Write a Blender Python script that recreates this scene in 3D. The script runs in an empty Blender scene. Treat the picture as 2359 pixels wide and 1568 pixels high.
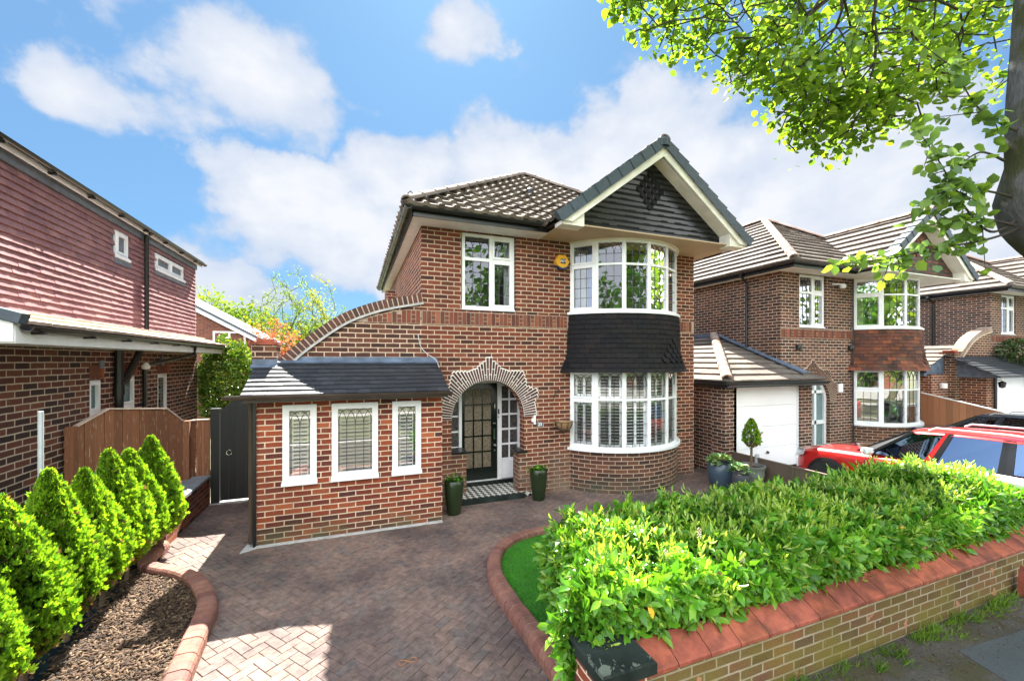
import bpy, bmesh, math, random
import numpy as np
from mathutils import Vector, Matrix
random.seed(7); RNG = np.random.default_rng(7)
PI = math.pi
sc = bpy.context.scene; COL = sc.collection
# ------------------------------------------------------------------ camera
cam = bpy.data.cameras.new('camera'); co = bpy.data.objects.new('camera', cam); COL.objects.link(co)
co.location = (0, 0, 2.6); co.rotation_euler = (PI/2, 0, -math.atan2(.357, .934))
cam.sensor_width = 36; cam.lens = 36*942/2358; cam.clip_start = .05; cam.clip_end = 2000
cam.shift_y = 46/2358
sc.camera = co
# ------------------------------------------------------------------ light
K = (.18, .79)                                     # horizontal run of a shadow per metre of height
sun_az = math.atan2(K[0], K[1]); sun_el = math.atan(1/math.hypot(*K))
sl = bpy.data.lights.new('sun', 'SUN'); so = bpy.data.objects.new('sun', sl); COL.objects.link(so)
sl.energy = 5.0; sl.angle = math.radians(.5); sl.color = (1, .95, .86)
so.rotation_euler = Vector((K[0], K[1], 1)).to_track_quat('Z', 'Y').to_euler(); so.location = (5, 20, 20)
w = bpy.data.worlds.new('World'); sc.world = w; w.use_nodes = True
SKY_STRENGTH = .15
def build_sky():
    nt = w.node_tree; N = nt.nodes; L = nt.links; N.clear()
    out = N.new('ShaderNodeOutputWorld'); bg = N.new('ShaderNodeBackground'); sky = N.new('ShaderNodeTexSky')
    sky.sky_type = 'NISHITA'; sky.sun_disc = False; sky.sun_elevation = sun_el; sky.sun_rotation = sun_az
    sky.air_density = 1.0; sky.dust_density = .6; sky.ozone_density = 2.0
    tc = N.new('ShaderNodeTexCoord'); sep = N.new('ShaderNodeSeparateXYZ'); L.new(tc.outputs['Generated'], sep.inputs[0])
    def m(op, a, b=None, c=None, clamp=False):
        n = N.new('ShaderNodeMath'); n.operation = op; n.use_clamp = clamp
        for i, v in enumerate((a, b, c)):
            if v is None: continue
            if isinstance(v, (int, float)): n.inputs[i].default_value = v
            else: L.new(v, n.inputs[i])
        return n.outputs[0]
    wn = N.new('ShaderNodeTexNoise'); wn.inputs['Scale'].default_value = 2.6; wn.inputs['Detail'].default_value = 8; wn.inputs['Roughness'].default_value = .6; L.new(tc.outputs['Generated'], wn.inputs[0])
    ws = N.new('ShaderNodeSeparateColor'); L.new(wn.outputs['Color'], ws.inputs[0])
    az = m('MULTIPLY', m('ARCTAN2', sep.outputs[0], sep.outputs[1]), 180/PI)
    el = m('MULTIPLY', m('ARCSINE', sep.outputs[2]), 180/PI)
    az = m('ADD', az, m('MULTIPLY', m('SUBTRACT', ws.outputs[0], .5), 34)); el = m('ADD', el, m('MULTIPLY', m('SUBTRACT', ws.outputs[1], .5), 20))
    nz = N.new('ShaderNodeTexNoise'); nz.inputs['Scale'].default_value = 3.2; nz.inputs['Detail'].default_value = 9; nz.inputs['Roughness'].default_value = .55
    mp = N.new('ShaderNodeMapping'); mp.inputs['Scale'].default_value = (1, 1, 1.6); L.new(tc.outputs['Generated'], mp.inputs[0]); L.new(mp.outputs[0], nz.inputs[0])
    n2 = N.new('ShaderNodeTexNoise'); n2.inputs['Scale'].default_value = 9; n2.inputs['Detail'].default_value = 6; L.new(mp.outputs[0], n2.inputs[0])
    blobs = [(-4, 14, 13, 7, .95), (12, 15, 18, 9, 1.15), (45, 8, 25, 8, 1.1), (-6, 19.5, 12, 7, 1.15), (6, 23, 13, 8, 1.25), (22, 21, 16, 11.5, 1.3), (38, 22, 18, 13, 1.3), (58, 17, 18, 15, 1.2), (-3, 12.5, 8, 6, .8), (8, 13, 20, 6, 1.0),
             (30, 10, 25, 9, 1.3), (-13, 9, 7, 5.5, .85), (-24.5, 26.5, 7, 5, .72), (-19, 27, 8, 4, .62), (-10, 31, 13, 7, .78), (-3, 34, 6, 5, .62), (14, 39.5, 7, 4.5, .8), (-27, 33.5, 9, 2.5, .6),
             (3, 32, 5, 1.8, .5), (-14, 22.5, 5, 4, .72), (75, 10, 20, 14, 1.1), (120, 25, 30, 16, 1), (180, 30, 30, 15, 1.1), (-130, 22, 25, 12, 1), (-180, 30, 30, 15, 1.1), (-33, 8, 14, 6, .6)]
    tot = None
    for a, e, ra, re, wgt in blobs:
        dx = m('MULTIPLY', m('SUBTRACT', az, a), 1/ra); dy = m('MULTIPLY', m('SUBTRACT', el, e), 1/re)
        d2 = m('ADD', m('MULTIPLY', dx, dx), m('MULTIPLY', dy, dy))
        v = m('MULTIPLY', m('SUBTRACT', 1, d2, clamp=True), wgt)
        tot = v if tot is None else m('MAXIMUM', tot, v)
    nn = m('ADD', m('MULTIPLY', m('SUBTRACT', nz.outputs[0], .5), 2.3), m('MULTIPLY', m('SUBTRACT', n2.outputs[0], .5), 1.6))
    msk = m('SUBTRACT', m('ADD', tot, m('MULTIPLY', nn, .62)), .22)
    mr = N.new('ShaderNodeMapRange'); mr.interpolation_type = 'SMOOTHSTEP'; L.new(msk, mr.inputs[0]); mr.inputs[1].default_value = -.04; mr.inputs[2].default_value = .40
    mr.inputs[3].default_value = .13; mr.inputs[4].default_value = .97
    thick = N.new('ShaderNodeMapRange'); L.new(m('ADD', msk, m('MULTIPLY', nn, .25)), thick.inputs[0]); thick.inputs[1].default_value = .1; thick.inputs[2].default_value = 1.0
    cc = N.new('ShaderNodeMix'); cc.data_type = 'RGBA'; L.new(thick.outputs[0], cc.inputs[0]); cc.inputs[6].default_value = (*CLOUD_LO, 1); cc.inputs[7].default_value = (*CLOUD_HI, 1)
    gm = N.new('ShaderNodeGamma'); gm.inputs[1].default_value = .5; L.new(sky.outputs[0], gm.inputs[0]); tint = N.new('ShaderNodeMix'); tint.data_type = 'RGBA'; tint.blend_type = 'MULTIPLY'; tint.inputs[0].default_value = 1; L.new(gm.outputs[0], tint.inputs[6]); tint.inputs[7].default_value = (*SKY_TINT, 1)
    mx = N.new('ShaderNodeMix'); mx.data_type = 'RGBA'; L.new(mr.outputs[0], mx.inputs[0]); L.new(tint.outputs[2], mx.inputs[6]); L.new(cc.outputs[2], mx.inputs[7])
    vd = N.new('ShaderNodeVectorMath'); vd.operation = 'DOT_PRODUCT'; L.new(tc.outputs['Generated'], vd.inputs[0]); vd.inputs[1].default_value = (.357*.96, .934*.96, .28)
    bk = N.new('ShaderNodeMapRange'); bk.interpolation_type = 'SMOOTHSTEP'; L.new(vd.outputs['Value'], bk.inputs[0])      # sky behind the camera made far brighter, added fill light for the facades
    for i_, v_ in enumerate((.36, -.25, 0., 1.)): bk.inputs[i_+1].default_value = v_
    bc = N.new('ShaderNodeMix'); bc.data_type = 'RGBA'; L.new(mr.outputs[0], bc.inputs[0]); bc.inputs[6].default_value = (*SKY_FILL_BLUE, 1); bc.inputs[7].default_value = (*SKY_FILL_CLOUD, 1)
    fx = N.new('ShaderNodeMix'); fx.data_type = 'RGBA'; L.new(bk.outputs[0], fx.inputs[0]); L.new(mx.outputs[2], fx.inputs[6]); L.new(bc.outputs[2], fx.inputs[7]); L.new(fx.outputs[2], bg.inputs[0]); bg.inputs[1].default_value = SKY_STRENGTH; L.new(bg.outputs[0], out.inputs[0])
CLOUD_LO = (.72, .84, 1.05); CLOUD_HI = (1.12, 1.14, 1.19); SKY_TINT = (.145, .292, .432); SKY_FILL_BLUE = (3.7, 4.1, 4.9); SKY_FILL_CLOUD = (7.2, 6.8, 6.3)
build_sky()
sc.view_settings.view_transform = 'Standard'; sc.view_settings.look = 'None'; sc.view_settings.gamma = 1
sc.view_settings.exposure = 2.5
sc.cycles.max_bounces = 8; sc.cycles.diffuse_bounces = 4; sc.cycles.transparent_max_bounces = 12; sc.cycles.caustics_reflective = False; sc.cycles.caustics_refractive = False
sc.cycles.sample_clamp_indirect = 6; sc.cycles.use_denoising = True
# ------------------------------------------------------------------ materials
MATS = {}
def newmat(name):
    m = bpy.data.materials.new(name); m.use_nodes = True; nt = m.node_tree
    MATS[name] = m
    return m, nt.nodes, nt.links, nt.nodes['Principled BSDF']
def rgb(c): return (c[0], c[1], c[2], 1)
def ramp(N, L, fac, cols, interp='LINEAR'):
    r = N.new('ShaderNodeValToRGB'); r.color_ramp.interpolation = interp; e = r.color_ramp.elements
    while len(e) < len(cols): e.new(.5)
    for i, c in enumerate(cols):
        e[i].position = c[0] if len(c) == 2 else i/(len(cols)-1); e[i].color = rgb(c[1] if len(c) == 2 else c)
    L.new(fac, r.inputs[0]); return r.outputs[0]
def noise(N, L, scale, detail=4, vec=None, rough=.5, coord='Object'):
    n = N.new('ShaderNodeTexNoise'); n.inputs['Scale'].default_value = scale; n.inputs['Detail'].default_value = detail; n.inputs['Roughness'].default_value = rough
    if vec is None:
        t = N.new('ShaderNodeTexCoord'); vec = t.outputs[coord]
    L.new(vec, n.inputs['Vector']); return n.outputs[0]
def mixc(N, L, f, a, b, mode='MIX'):
    x = N.new('ShaderNodeMix'); x.data_type = 'RGBA'; x.blend_type = mode
    for s, v in ((0, f), (6, a), (7, b)):
        if isinstance(v, (int, float)): x.inputs[s].default_value = v
        elif isinstance(v, tuple): x.inputs[s].default_value = rgb(v)
        else: L.new(v, x.inputs[s])
    return x.outputs[2]
def bump(N, L, h, B, strength=.3, dist=.01):
    b = N.new('ShaderNodeBump'); b.inputs['Strength'].default_value = strength; b.inputs['Distance'].default_value = dist
    L.new(h, b.inputs['Height']); L.new(b.outputs[0], B.inputs['Normal'])
def maprange(N, L, v, a, b, c=0., d=1.):
    n = N.new('ShaderNodeMapRange'); L.new(v, n.inputs[0])
    for i, x in enumerate((a, b, c, d)): n.inputs[i+1].default_value = x
    return n.outputs[0]
def plain(name, col, rough=.6, var=.15, scale=6, metal=0, bmp=0, spec=.5, bscale=60):
    m, N, L, B = newmat(name)
    f = noise(N, L, scale, 6); d = tuple(c*(1-var) for c in col); h = tuple(min(1, c*(1+var)) for c in col)
    L.new(ramp(N, L, f, [(.3, d), (.7, h)]), B.inputs['Base Color'])
    B.inputs['Roughness'].default_value = rough; B.inputs['Metallic'].default_value = metal; B.inputs['Specular IOR Level'].default_value = spec
    if bmp: bump(N, L, noise(N, L, bscale, 5), B, bmp, .01)
    return m
def island(name, cols, rough=.7, bmp=.2, bscale=40, grime=None, gscale=1.2, spec=.4, var=.25):
    """colour picked at random for every loose piece of the mesh"""
    m, N, L, B = newmat(name)
    g = N.new('ShaderNodeNewGeometry')
    c = ramp(N, L, g.outputs['Random Per Island'], cols)
    n = noise(N, L, 14, 6, rough=.65)
    c = mixc(N, L, 1.0, c, ramp(N, L, n, [(.25, (1-var,)*3), (.75, (1+var*.6,)*3)]), 'MULTIPLY')
    if grime:
        gn = maprange(N, L, noise(N, L, gscale, 7, rough=.6), .42, .62)
        c = mixc(N, L, gn, c, mixc(N, L, 1.0, c, grime, 'MULTIPLY'))
    L.new(c, B.inputs['Base Color']); B.inputs['Roughness'].default_value = rough; B.inputs['Specular IOR Level'].default_value = spec
    if bmp: bump(N, L, noise(N, L, bscale, 6), B, bmp, .01)
    return m
def brick(name, cols, mortar, bw=.238, bh=.0805, mo=.016, grime=(.75, .72, .7), damp=None, spots=None):
    m, N, L, B = newmat(name)
    uv = N.new('ShaderNodeUVMap'); uv.uv_map = 'UVMap'
    # wobble so that no joint is ruler-straight
    nz = N.new('ShaderNodeTexNoise'); nz.inputs['Scale'].default_value = 7; nz.inputs['Detail'].default_value = 3; L.new(uv.outputs[0], nz.inputs['Vector'])
    s = N.new('ShaderNodeVectorMath'); s.operation = 'SUBTRACT'; L.new(nz.outputs['Color'], s.inputs[0]); s.inputs[1].default_value = (.5, .5, .5)
    s2 = N.new('ShaderNodeVectorMath'); s2.operation = 'SCALE'; L.new(s.outputs[0], s2.inputs[0]); s2.inputs['Scale'].default_value = .012
    a = N.new('ShaderNodeVectorMath'); a.operation = 'ADD'; L.new(uv.outputs[0], a.inputs[0]); L.new(s2.outputs[0], a.inputs[1])
    b = N.new('ShaderNodeTexBrick'); L.new(a.outputs[0], b.inputs['Vector'])
    b.inputs['Color1'].default_value = (0, 0, 0, 1); b.inputs['Color2'].default_value = (1, 1, 1, 1); b.inputs['Mortar'].default_value = (.5, .5, .5, 1)
    b.inputs['Scale'].default_value = 1; b.inputs['Brick Width'].default_value = bw; b.inputs['Row Height'].default_value = bh
    b.inputs['Mortar Size'].default_value = mo/2; b.inputs['Mortar Smooth'].default_value = .1
    c = ramp(N, L, b.outputs['Color'], cols)
    n1 = noise(N, L, 38, 6, uv.outputs[0], .7); n3 = noise(N, L, 9, 4, uv.outputs[0])
    c = mixc(N, L, 1.0, c, ramp(N, L, n1, [(.2, (.68, .68, .7)), (.8, (1.28, 1.24, 1.2))]), 'MULTIPLY')
    mc = mixc(N, L, 1.0, mortar, ramp(N, L, n3, [(.3, (.78, .78, .78)), (.7, (1.12, 1.1, 1.08))]), 'MULTIPLY')
    # mortar smears over some bricks
    c = mixc(N, L, maprange(N, L, noise(N, L, 16, 7, uv.outputs[0], .75), .62, .75, 0, .55), c, mc)
    col = mixc(N, L, b.outputs['Fac'], c, mc)
    g = maprange(N, L, noise(N, L, .9, 6, uv.outputs[0], .6), .4, .68)
    col = mixc(N, L, g, col, mixc(N, L, 1.0, col, grime, 'MULTIPLY'))
    if damp:      # green algae near the ground and in patches
        sp = N.new('ShaderNodeSeparateXYZ'); L.new(uv.outputs[0], sp.inputs[0])
        hgt = maprange(N, L, sp.outputs[1], damp[1], 0.0)
        f = N.new('ShaderNodeMath'); f.operation = 'MULTIPLY'; f.use_clamp = True; L.new(hgt, f.inputs[0]); L.new(maprange(N, L, noise(N, L, 2.2, 6, uv.outputs[0]), .32, .6), f.inputs[1])
        col = mixc(N, L, f.outputs[0], col, mixc(N, L, .75, col, damp[0]))
    if spots:
        sf = maprange(N, L, noise(N, L, 5.5, 5, uv.outputs[0], .6), .63, .66)
        col = mixc(N, L, sf, col, spots)
    L.new(col, B.inputs['Base Color']); B.inputs['Roughness'].default_value = .85; B.inputs['Specular IOR Level'].default_value = .25
    inv = N.new('ShaderNodeMath'); inv.operation = 'SUBTRACT'; inv.inputs[0].default_value = 1; L.new(b.outputs['Fac'], inv.inputs[1])
    ad = N.new('ShaderNodeMath'); ad.operation = 'MULTIPLY_ADD'; L.new(n1, ad.inputs[0]); ad.inputs[1].default_value = .5; L.new(inv.outputs[0], ad.inputs[2])
    bump(N, L, ad.outputs[0], B, .55, .008)
    return m
def leafmat(name, cols, trans=.45, rough=.4, spec=.5, tcol=None, coat=0):
    m, N, L, B = newmat(name)
    g = N.new('ShaderNodeNewGeometry'); c = ramp(N, L, g.outputs['Random Per Island'], cols)
    c = mixc(N, L, 1.0, c, ramp(N, L, noise(N, L, 1.6, 3), [(.3, (.62, .68, .65)), (.7, (1.25, 1.2, 1.1))]), 'MULTIPLY')
    L.new(c, B.inputs['Base Color']); B.inputs['Roughness'].default_value = rough; B.inputs['Specular IOR Level'].default_value = spec
    t = N.new('ShaderNodeBsdfTranslucent'); L.new(mixc(N, L, 1.0, c, tcol or (1.6, 1.5, .6), 'MULTIPLY'), t.inputs[0])
    x = N.new('ShaderNodeMixShader'); x.inputs[0].default_value = trans; L.new(B.outputs[0], x.inputs[1]); L.new(t.outputs[0], x.inputs[2])
    L.new(x.outputs[0], N['Material Output'].inputs[0])
    return m
def glassmat(name, refl=.16, tint=(.93, .95, .95), rough=.0, wob=.02, gcol=(1, 1, 1)):
    m, N, L, B = newmat(name); N.remove(B)
    tr = N.new('ShaderNodeBsdfTransparent'); tr.inputs[0].default_value = rgb(tint)
    gl = N.new('ShaderNodeBsdfGlossy'); gl.inputs['Roughness'].default_value = rough; gl.inputs[0].default_value = (*gcol, 1)
    bp = N.new('ShaderNodeBump'); bp.inputs['Strength'].default_value = wob; bp.inputs['Distance'].default_value = .05; L.new(noise(N, L, 2.3, 2), bp.inputs['Height']); L.new(bp.outputs[0], gl.inputs['Normal'])
    lw = N.new('ShaderNodeFresnel'); lw.inputs['IOR'].default_value = 1.5
    f = maprange(N, L, lw.outputs[0], .04, .8, refl, .95)
    x = N.new('ShaderNodeMixShader'); L.new(f, x.inputs[0]); L.new(tr.outputs[0], x.inputs[1]); L.new(gl.outputs[0], x.inputs[2]); L.new(x.outputs[0], N['Material Output'].inputs[0])
    return m

RED = [(.0, (.060, .028, .024)), (.15, (.12, .038, .027)), (.4, (.18, .051, .031)), (.6, (.14, .042, .029)), (.78, (.225, .065, .036)), (.9, (.08, .033, .028)), (1., (.27, .088, .05))]
REDX = [(.0, (.065, .028, .025)), (.3, (.16, .038, .026)), (.6, (.30, .07, .03)), (.8, (.16, .045, .032)), (1., (.42, .12, .05))]
BRN = [(.0, (.045, .028, .024)), (.35, (.10, .045, .033)), (.6, (.15, .06, .038)), (.8, (.07, .036, .03)), (1., (.21, .09, .055))]
PUR = [(.0, (.035, .022, .024)), (.4, (.08, .035, .030)), (.7, (.13, .045, .035)), (1., (.19, .07, .045))]
YEL = [(.0, (.10, .05, .03)), (.3, (.18, .12, .05)), (.6, (.14, .075, .045)), (.8, (.22, .10, .05)), (1., (.09, .055, .045))]
brick('brick_main', RED, (.60, .46, .32), damp=((.22, .18, .13), 1.0)); brick('brick_ext', REDX, (.68, .54, .40), damp=((.10, .10, .05), .35)); brick('brick_arch', BRN, (.66, .50, .36))
brick('brick_bay', BRN, (.46, .36, .26), damp=((.08, .09, .06), .4)); brick('brick_brown', BRN, (.56, .46, .37)); brick('brick_left', PUR, (.55, .44, .35)); brick('brick_rear', [(0, (.14, .05, .035)), (1, (.22, .08, .05))], (.22, .15, .11))
brick('brick_garden', YEL, (.42, .36, .27), damp=((.16, .14, .02), .75), spots=(.40, .19, .11))
brick('brick_low', REDX, (.30, .22, .17))
island('arch_brick', [(.05, .022, .018), (.09, .034, .024), (.07, .03, .025), (.12, .045, .03)], .8, .2)
island('soldier_brick', [(.07, .03, .025), (.22, .06, .03), (.12, .04, .028), (.30, .10, .05), (.09, .035, .027)], .85, .3)
island('coping_brick', [(.06, .035, .03), (.12, .05, .035), (.09, .045, .04)], .85, .3)
plain('mortar', (.55, .44, .32), .9, .15, 20, bmp=.3); plain('mortar_white', (.80, .77, .72), .9, .08, 20)
plain('mortar_dull', (.35, .27, .2), .9, .15, 20)
plain('upvc', (.80, .81, .82), .35, .07, 5); plain('white_paint', (.80, .80, .82), .4, .06, 5); plain('cream_paint', (.76, .73, .65), .6, .12, 4, bmp=.1)
plain('soffit_wood', (.50, .37, .24), .6, .12, 2.5, bmp=.05); plain('black_paint', (.012, .013, .014), .3, .3, 5); plain('black_plastic', (.014, .014, .015), .28, .25, 8)
plain('brown_plastic', (.06, .045, .035), .35, .15, 4); plain('lead_flashing', (.10, .12, .15), .5, .3, 8, bmp=.2); plain('blue_flashing', (.10, .135, .19), .4, .35, 6, bmp=.2)
plain('leading', (.06, .065, .07), .5, .2, 10); plain('bright_leading', (.16, .16, .165), .4, .2, 10)
island('black_tile', [(.006, .0065, .009), (.010, .0105, .013), (.0075, .008, .009), (.014, .013, .014)], .7, .25, grime=(1.5, 1.2, 1.0), spec=.16)
island('black_roof_tile', [(.022, .026, .032), (.036, .040, .047), (.027, .030, .036), (.046, .050, .056)], .6, .25)
island('weathered_tile', [(.15, .12, .095), (.21, .17, .135), (.115, .095, .08), (.25, .205, .165)], .9, .5, 30, grime=(.45, .45, .42), gscale=2.2, var=.4)
island('concrete_tile', [(.165, .135, .115), (.20, .168, .145), (.145, .12, .105), (.185, .155, .135)], .9, .4, 30, grime=(.72, .70, .68), gscale=1.2)
island('verge_tile', [(.045, .065, .085), (.06, .08, .10), (.05, .07, .085)], .6, .2)
island('hip_tile', [(.16, .13, .11), (.23, .19, .16), (.20, .15, .12)], .9, .4, grime=(.6, .58, .55))
island('hip_tile_pale', [(.38, .30, .25), (.43, .35, .30), (.33, .25, .20)], .9, .4, grime=(.7, .5, .42))
island('rust_tile', [(.10, .035, .022), (.16, .05, .028), (.07, .035, .028), (.28, .08, .035), (.09, .05, .03)], .8, .4, grime=(.55, .55, .5), gscale=2.5)
island('plum_tile', [(.26, .125, .13), (.31, .155, .155), (.22, .105, .115), (.35, .18, .17)], .65, .25, grime=(.85, .78, .8))
island('pale_tile', [(.55, .40, .32), (.62, .48, .40), (.50, .36, .29)], .8, .3)
island('paver', [(.205, .140, .115), (.235, .155, .122), (.19, .130, .110), (.25, .165, .13), (.175, .135, .118), (.22, .158, .125)], .85, .6, 50, grime=(.48, .50, .56), gscale=.9, var=.55)
plain('joint_sand', (.16, .14, .12), .95, .45, 3, bmp=.4)
island('edging_brick', [(.24, .10, .075), (.30, .14, .10), (.20, .085, .07), (.27, .13, .10)], .85, .45, 50, grime=(.7, .68, .66), gscale=1.5, var=.3)
island('capping', [(.36, .085, .04), (.42, .11, .055), (.30, .07, .04), (.38, .10, .06)], .7, .35, 60, grime=(.45, .48, .5), gscale=4.5, var=.3)
plain('dark_slab', (.022, .030, .026), .95, .4, 4, bmp=.5, bscale=40, spec=.08); plain('grey_slab', (.20, .21, .22), .85, .2, 5, bmp=.3); plain('pale_concrete', (.42, .42, .41), .9, .2, 8, bmp=.3)
plain('post_grey', (.48, .52, .54), .6, .1, 8); plain('white_door', (.86, .87, .90), .45, .03, 2); plain('door_green', (.004, .009, .007), .2, .2, 6); plain('pot_green', (.016, .028, .010), .3, .15, 5)
plain('pot_blue', (.05, .08, .11), .35, .2, 5); plain('pot_grey', (.15, .16, .15), .8, .2, 8, bmp=.2); plain('pot_dark', (.05, .055, .07), .7, .2, 8); plain('compost', (.03, .02, .014), .95, .4, 30, bmp=.5)
plain('chrome', (.7, .7, .7), .15, .05, 5, metal=1); plain('iron', (.015, .015, .017), .5, .2, 10); plain('coir', (.28, .17, .08), .95, .35, 30, bmp=.7); plain('plaster', (.55, .52, .47), .9, .08, 3); plain('interior_floor', (.16, .10, .06), .6, .2, 3)
plain('curtain', (.75, .78, .82), .9, .08, 4); plain('curtain_blue', (.10, .22, .50), .9, .1, 4); plain('curtain_beige', (.5, .48, .4), .9, .1, 4)
plain('shutter_white', (.85, .85, .85), .5, .03, 4); plain('alarm_yellow', (.85, .42, .02), .35, .05, 5); plain('navy', (.01, .03, .09), .35, .1, 5); plain('sign_white', (.85, .85, .85), .5, .03, 5)
plain('rubber', (.02, .02, .02), .8, .2, 10); plain('tyre', (.02, .02, .021), .75, .2, 12, bmp=.2); plain('alloy', (.5, .51, .53), .3, .1, 5, metal=.8)
glassmat('glass', .10); glassmat('glass_bright', .32, wob=.012); glassmat('car_glass', .30, (.16, .22, .3), wob=.0, gcol=(.45, .66, 1)); glassmat('lamp_glass', .3, (.9, .9, .9))  # car glass gloss is tinted blue to paint in a sky reflection
def frosted(name, c1, c2, sc_=22):
    m, N, L, B = newmat(name)
    n = noise(N, L, sc_, 3, rough=.4); L.new(ramp(N, L, n, [(.35, c1), (.65, c2)]), B.inputs['Base Color']); B.inputs['Roughness'].default_value = .12
    bump(N, L, n, B, .9, .02)
frosted('frosted_glass', (.12, .09, .06), (.25, .20, .14), 45); frosted('frosted_grey', (.045, .04, .04), (.09, .08, .075)); frosted('frosted_aqua', (.10, .17, .18), (.2, .30, .31), 60)
def wood(name, col, dark, rough=.8, streak=None):
    m, N, L, B = newmat(name)
    t = N.new('ShaderNodeTexCoord'); mp = N.new('ShaderNodeMapping'); mp.inputs['Scale'].default_value = (14, 14, 1.1); L.new(t.outputs['Object'], mp.inputs[0])
    f = noise(N, L, 3, 6, mp.outputs[0], .65); g = N.new('ShaderNodeNewGeometry')
    c = mixc(N, L, f, dark, col); c = mixc(N, L, 1.0, c, ramp(N, L, g.outputs['Random Per Island'], [(.75, .75, .75), (1.2, 1.15, 1.1)]), 'MULTIPLY')
    if streak: c = mixc(N, L, maprange(N, L, noise(N, L, 4.5, 7, mp.outputs[0], .6), .6, .68), c, streak)
    L.new(c, B.inputs['Base Color']); B.inputs['Roughness'].default_value = rough; bump(N, L, f, B, .3, .01)
wood('fence_wood', (.30, .125, .06), (.15, .06, .032), streak=(.50, .38, .24)); wood('black_wood', (.022, .024, .028), (.012, .013, .016), .5); wood('gravel_board', (.16, .12, .09), (.07, .05, .04)); wood('orange_fence', (.42, .20, .10), (.28, .12, .06))
def bark(name, c1, c2, moss):
    m, N, L, B = newmat(name)
    t = N.new('ShaderNodeTexCoord'); mp = N.new('ShaderNodeMapping'); mp.inputs['Scale'].default_value = (9, 9, 3); L.new(t.outputs['Object'], mp.inputs[0])
    f = noise(N, L, 3, 8, mp.outputs[0], .7); c = mixc(N, L, f, c1, c2)
    c = mixc(N, L, maprange(N, L, noise(N, L, 2.4, 5), .52, .62), c, moss)
    L.new(c, B.inputs['Base Color']); B.inputs['Roughness'].default_value = .9; bump(N, L, f, B, 1.0, .05)
bark('bark', (.02, .022, .02), (.20, .20, .19), (.045, .05, .010)); bark('twig', (.03, .025, .02), (.08, .06, .045), (.05, .05, .02)); bark('trunk_brown', (.10, .06, .035), (.22, .14, .09), (.1, .08, .04)); bark('trunk_green', (.06, .06, .025), (.14, .13, .06), (.08, .1, .02))
leafmat('leaf_tree', [(.12, .22, .025), (.19, .31, .03), (.10, .20, .03), (.27, .38, .035)], .55, .5, tcol=(1.6, 1.55, .75))
leafmat('leaf_tree_big', [(.10, .20, .06), (.16, .27, .05), (.13, .25, .09), (.24, .36, .05)], .5, .45)
leafmat('leaf_hedge', [(.06, .20, .016), (.11, .31, .022), (.075, .24, .02), (.20, .42, .03), (.05, .16, .02)], .34, .32, .42)
leafmat('leaf_young_sunlit', [(.28, .45, .05), (.42, .56, .11), (.22, .40, .04), (.50, .60, .18)], .42, .28, .7)
leafmat('leaf_thuja', [(.06, .17, .02), (.10, .25, .02), (.20, .38, .022), (.30, .48, .03), (.16, .32, .02), (.34, .50, .04)], .42, .6, .25)
leafmat('leaf_thuja_brown', [(.30, .17, .07), (.20, .11, .05), (.38, .26, .12)], .3, .8, .2, (1.1, 1, .8)); leafmat('leaf_thuja_shade', [(.02, .08, .01), (.05, .13, .012), (.10, .07, .03)], .35, .6, .3)
leafmat('leaf_far', [(.10, .19, .03), (.17, .26, .04), (.13, .22, .03), (.22, .29, .04)], .45, .7, .2)
leafmat('leaf_far_yellow', [(.19, .24, .03), (.27, .30, .03), (.17, .23, .03)], .5, .7, .2)
leafmat('leaf_red', [(.35, .07, .04), (.45, .14, .06), (.30, .12, .05), (.5, .22, .10)], .45, .6, .3, (1.4, 1, .8))
leafmat('leaf_shrub', [(.05, .14, .015), (.09, .2, .02), (.16, .26, .03), (.28, .32, .05)], .3, .3, .6)
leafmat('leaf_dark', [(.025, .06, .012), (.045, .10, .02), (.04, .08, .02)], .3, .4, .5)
leafmat('leaf_hosta', [(.06, .22, .06), (.10, .3, .08)], .3, .35, .5); leafmat('leaf_hosta_edge', [(.45, .55, .30), (.55, .62, .38)], .3, .4, .5)
leafmat('blade', [(.05, .26, .012), (.07, .33, .015), (.10, .40, .02)], .4, .5, .3); leafmat('weed', [(.10, .22, .02), (.18, .30, .04), (.07, .16, .02)], .4, .5, .3)
island('bark_chip', [(.022, .012, .008), (.085, .048, .026), (.045, .025, .015), (.15, .09, .05), (.018, .011, .007), (.24, .16, .095)], .9, .3)
def carpaint(name, col):
    m, N, L, B = newmat(name); L.new(ramp(N, L, noise(N, L, 2, 2), [(.3, tuple(c*.97 for c in col)), (.7, col)]), B.inputs['Base Color'])
    B.inputs['Roughness'].default_value = .35; B.inputs['Coat Weight'].default_value = 1; B.inputs['Coat Roughness'].default_value = .03; B.inputs['Metallic'].default_value = .15
carpaint('red_paint', (.50, .008, .008)); carpaint('blue_paint', (.02, .03, .055)); carpaint('silver_paint', (.55, .56, .58))
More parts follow.
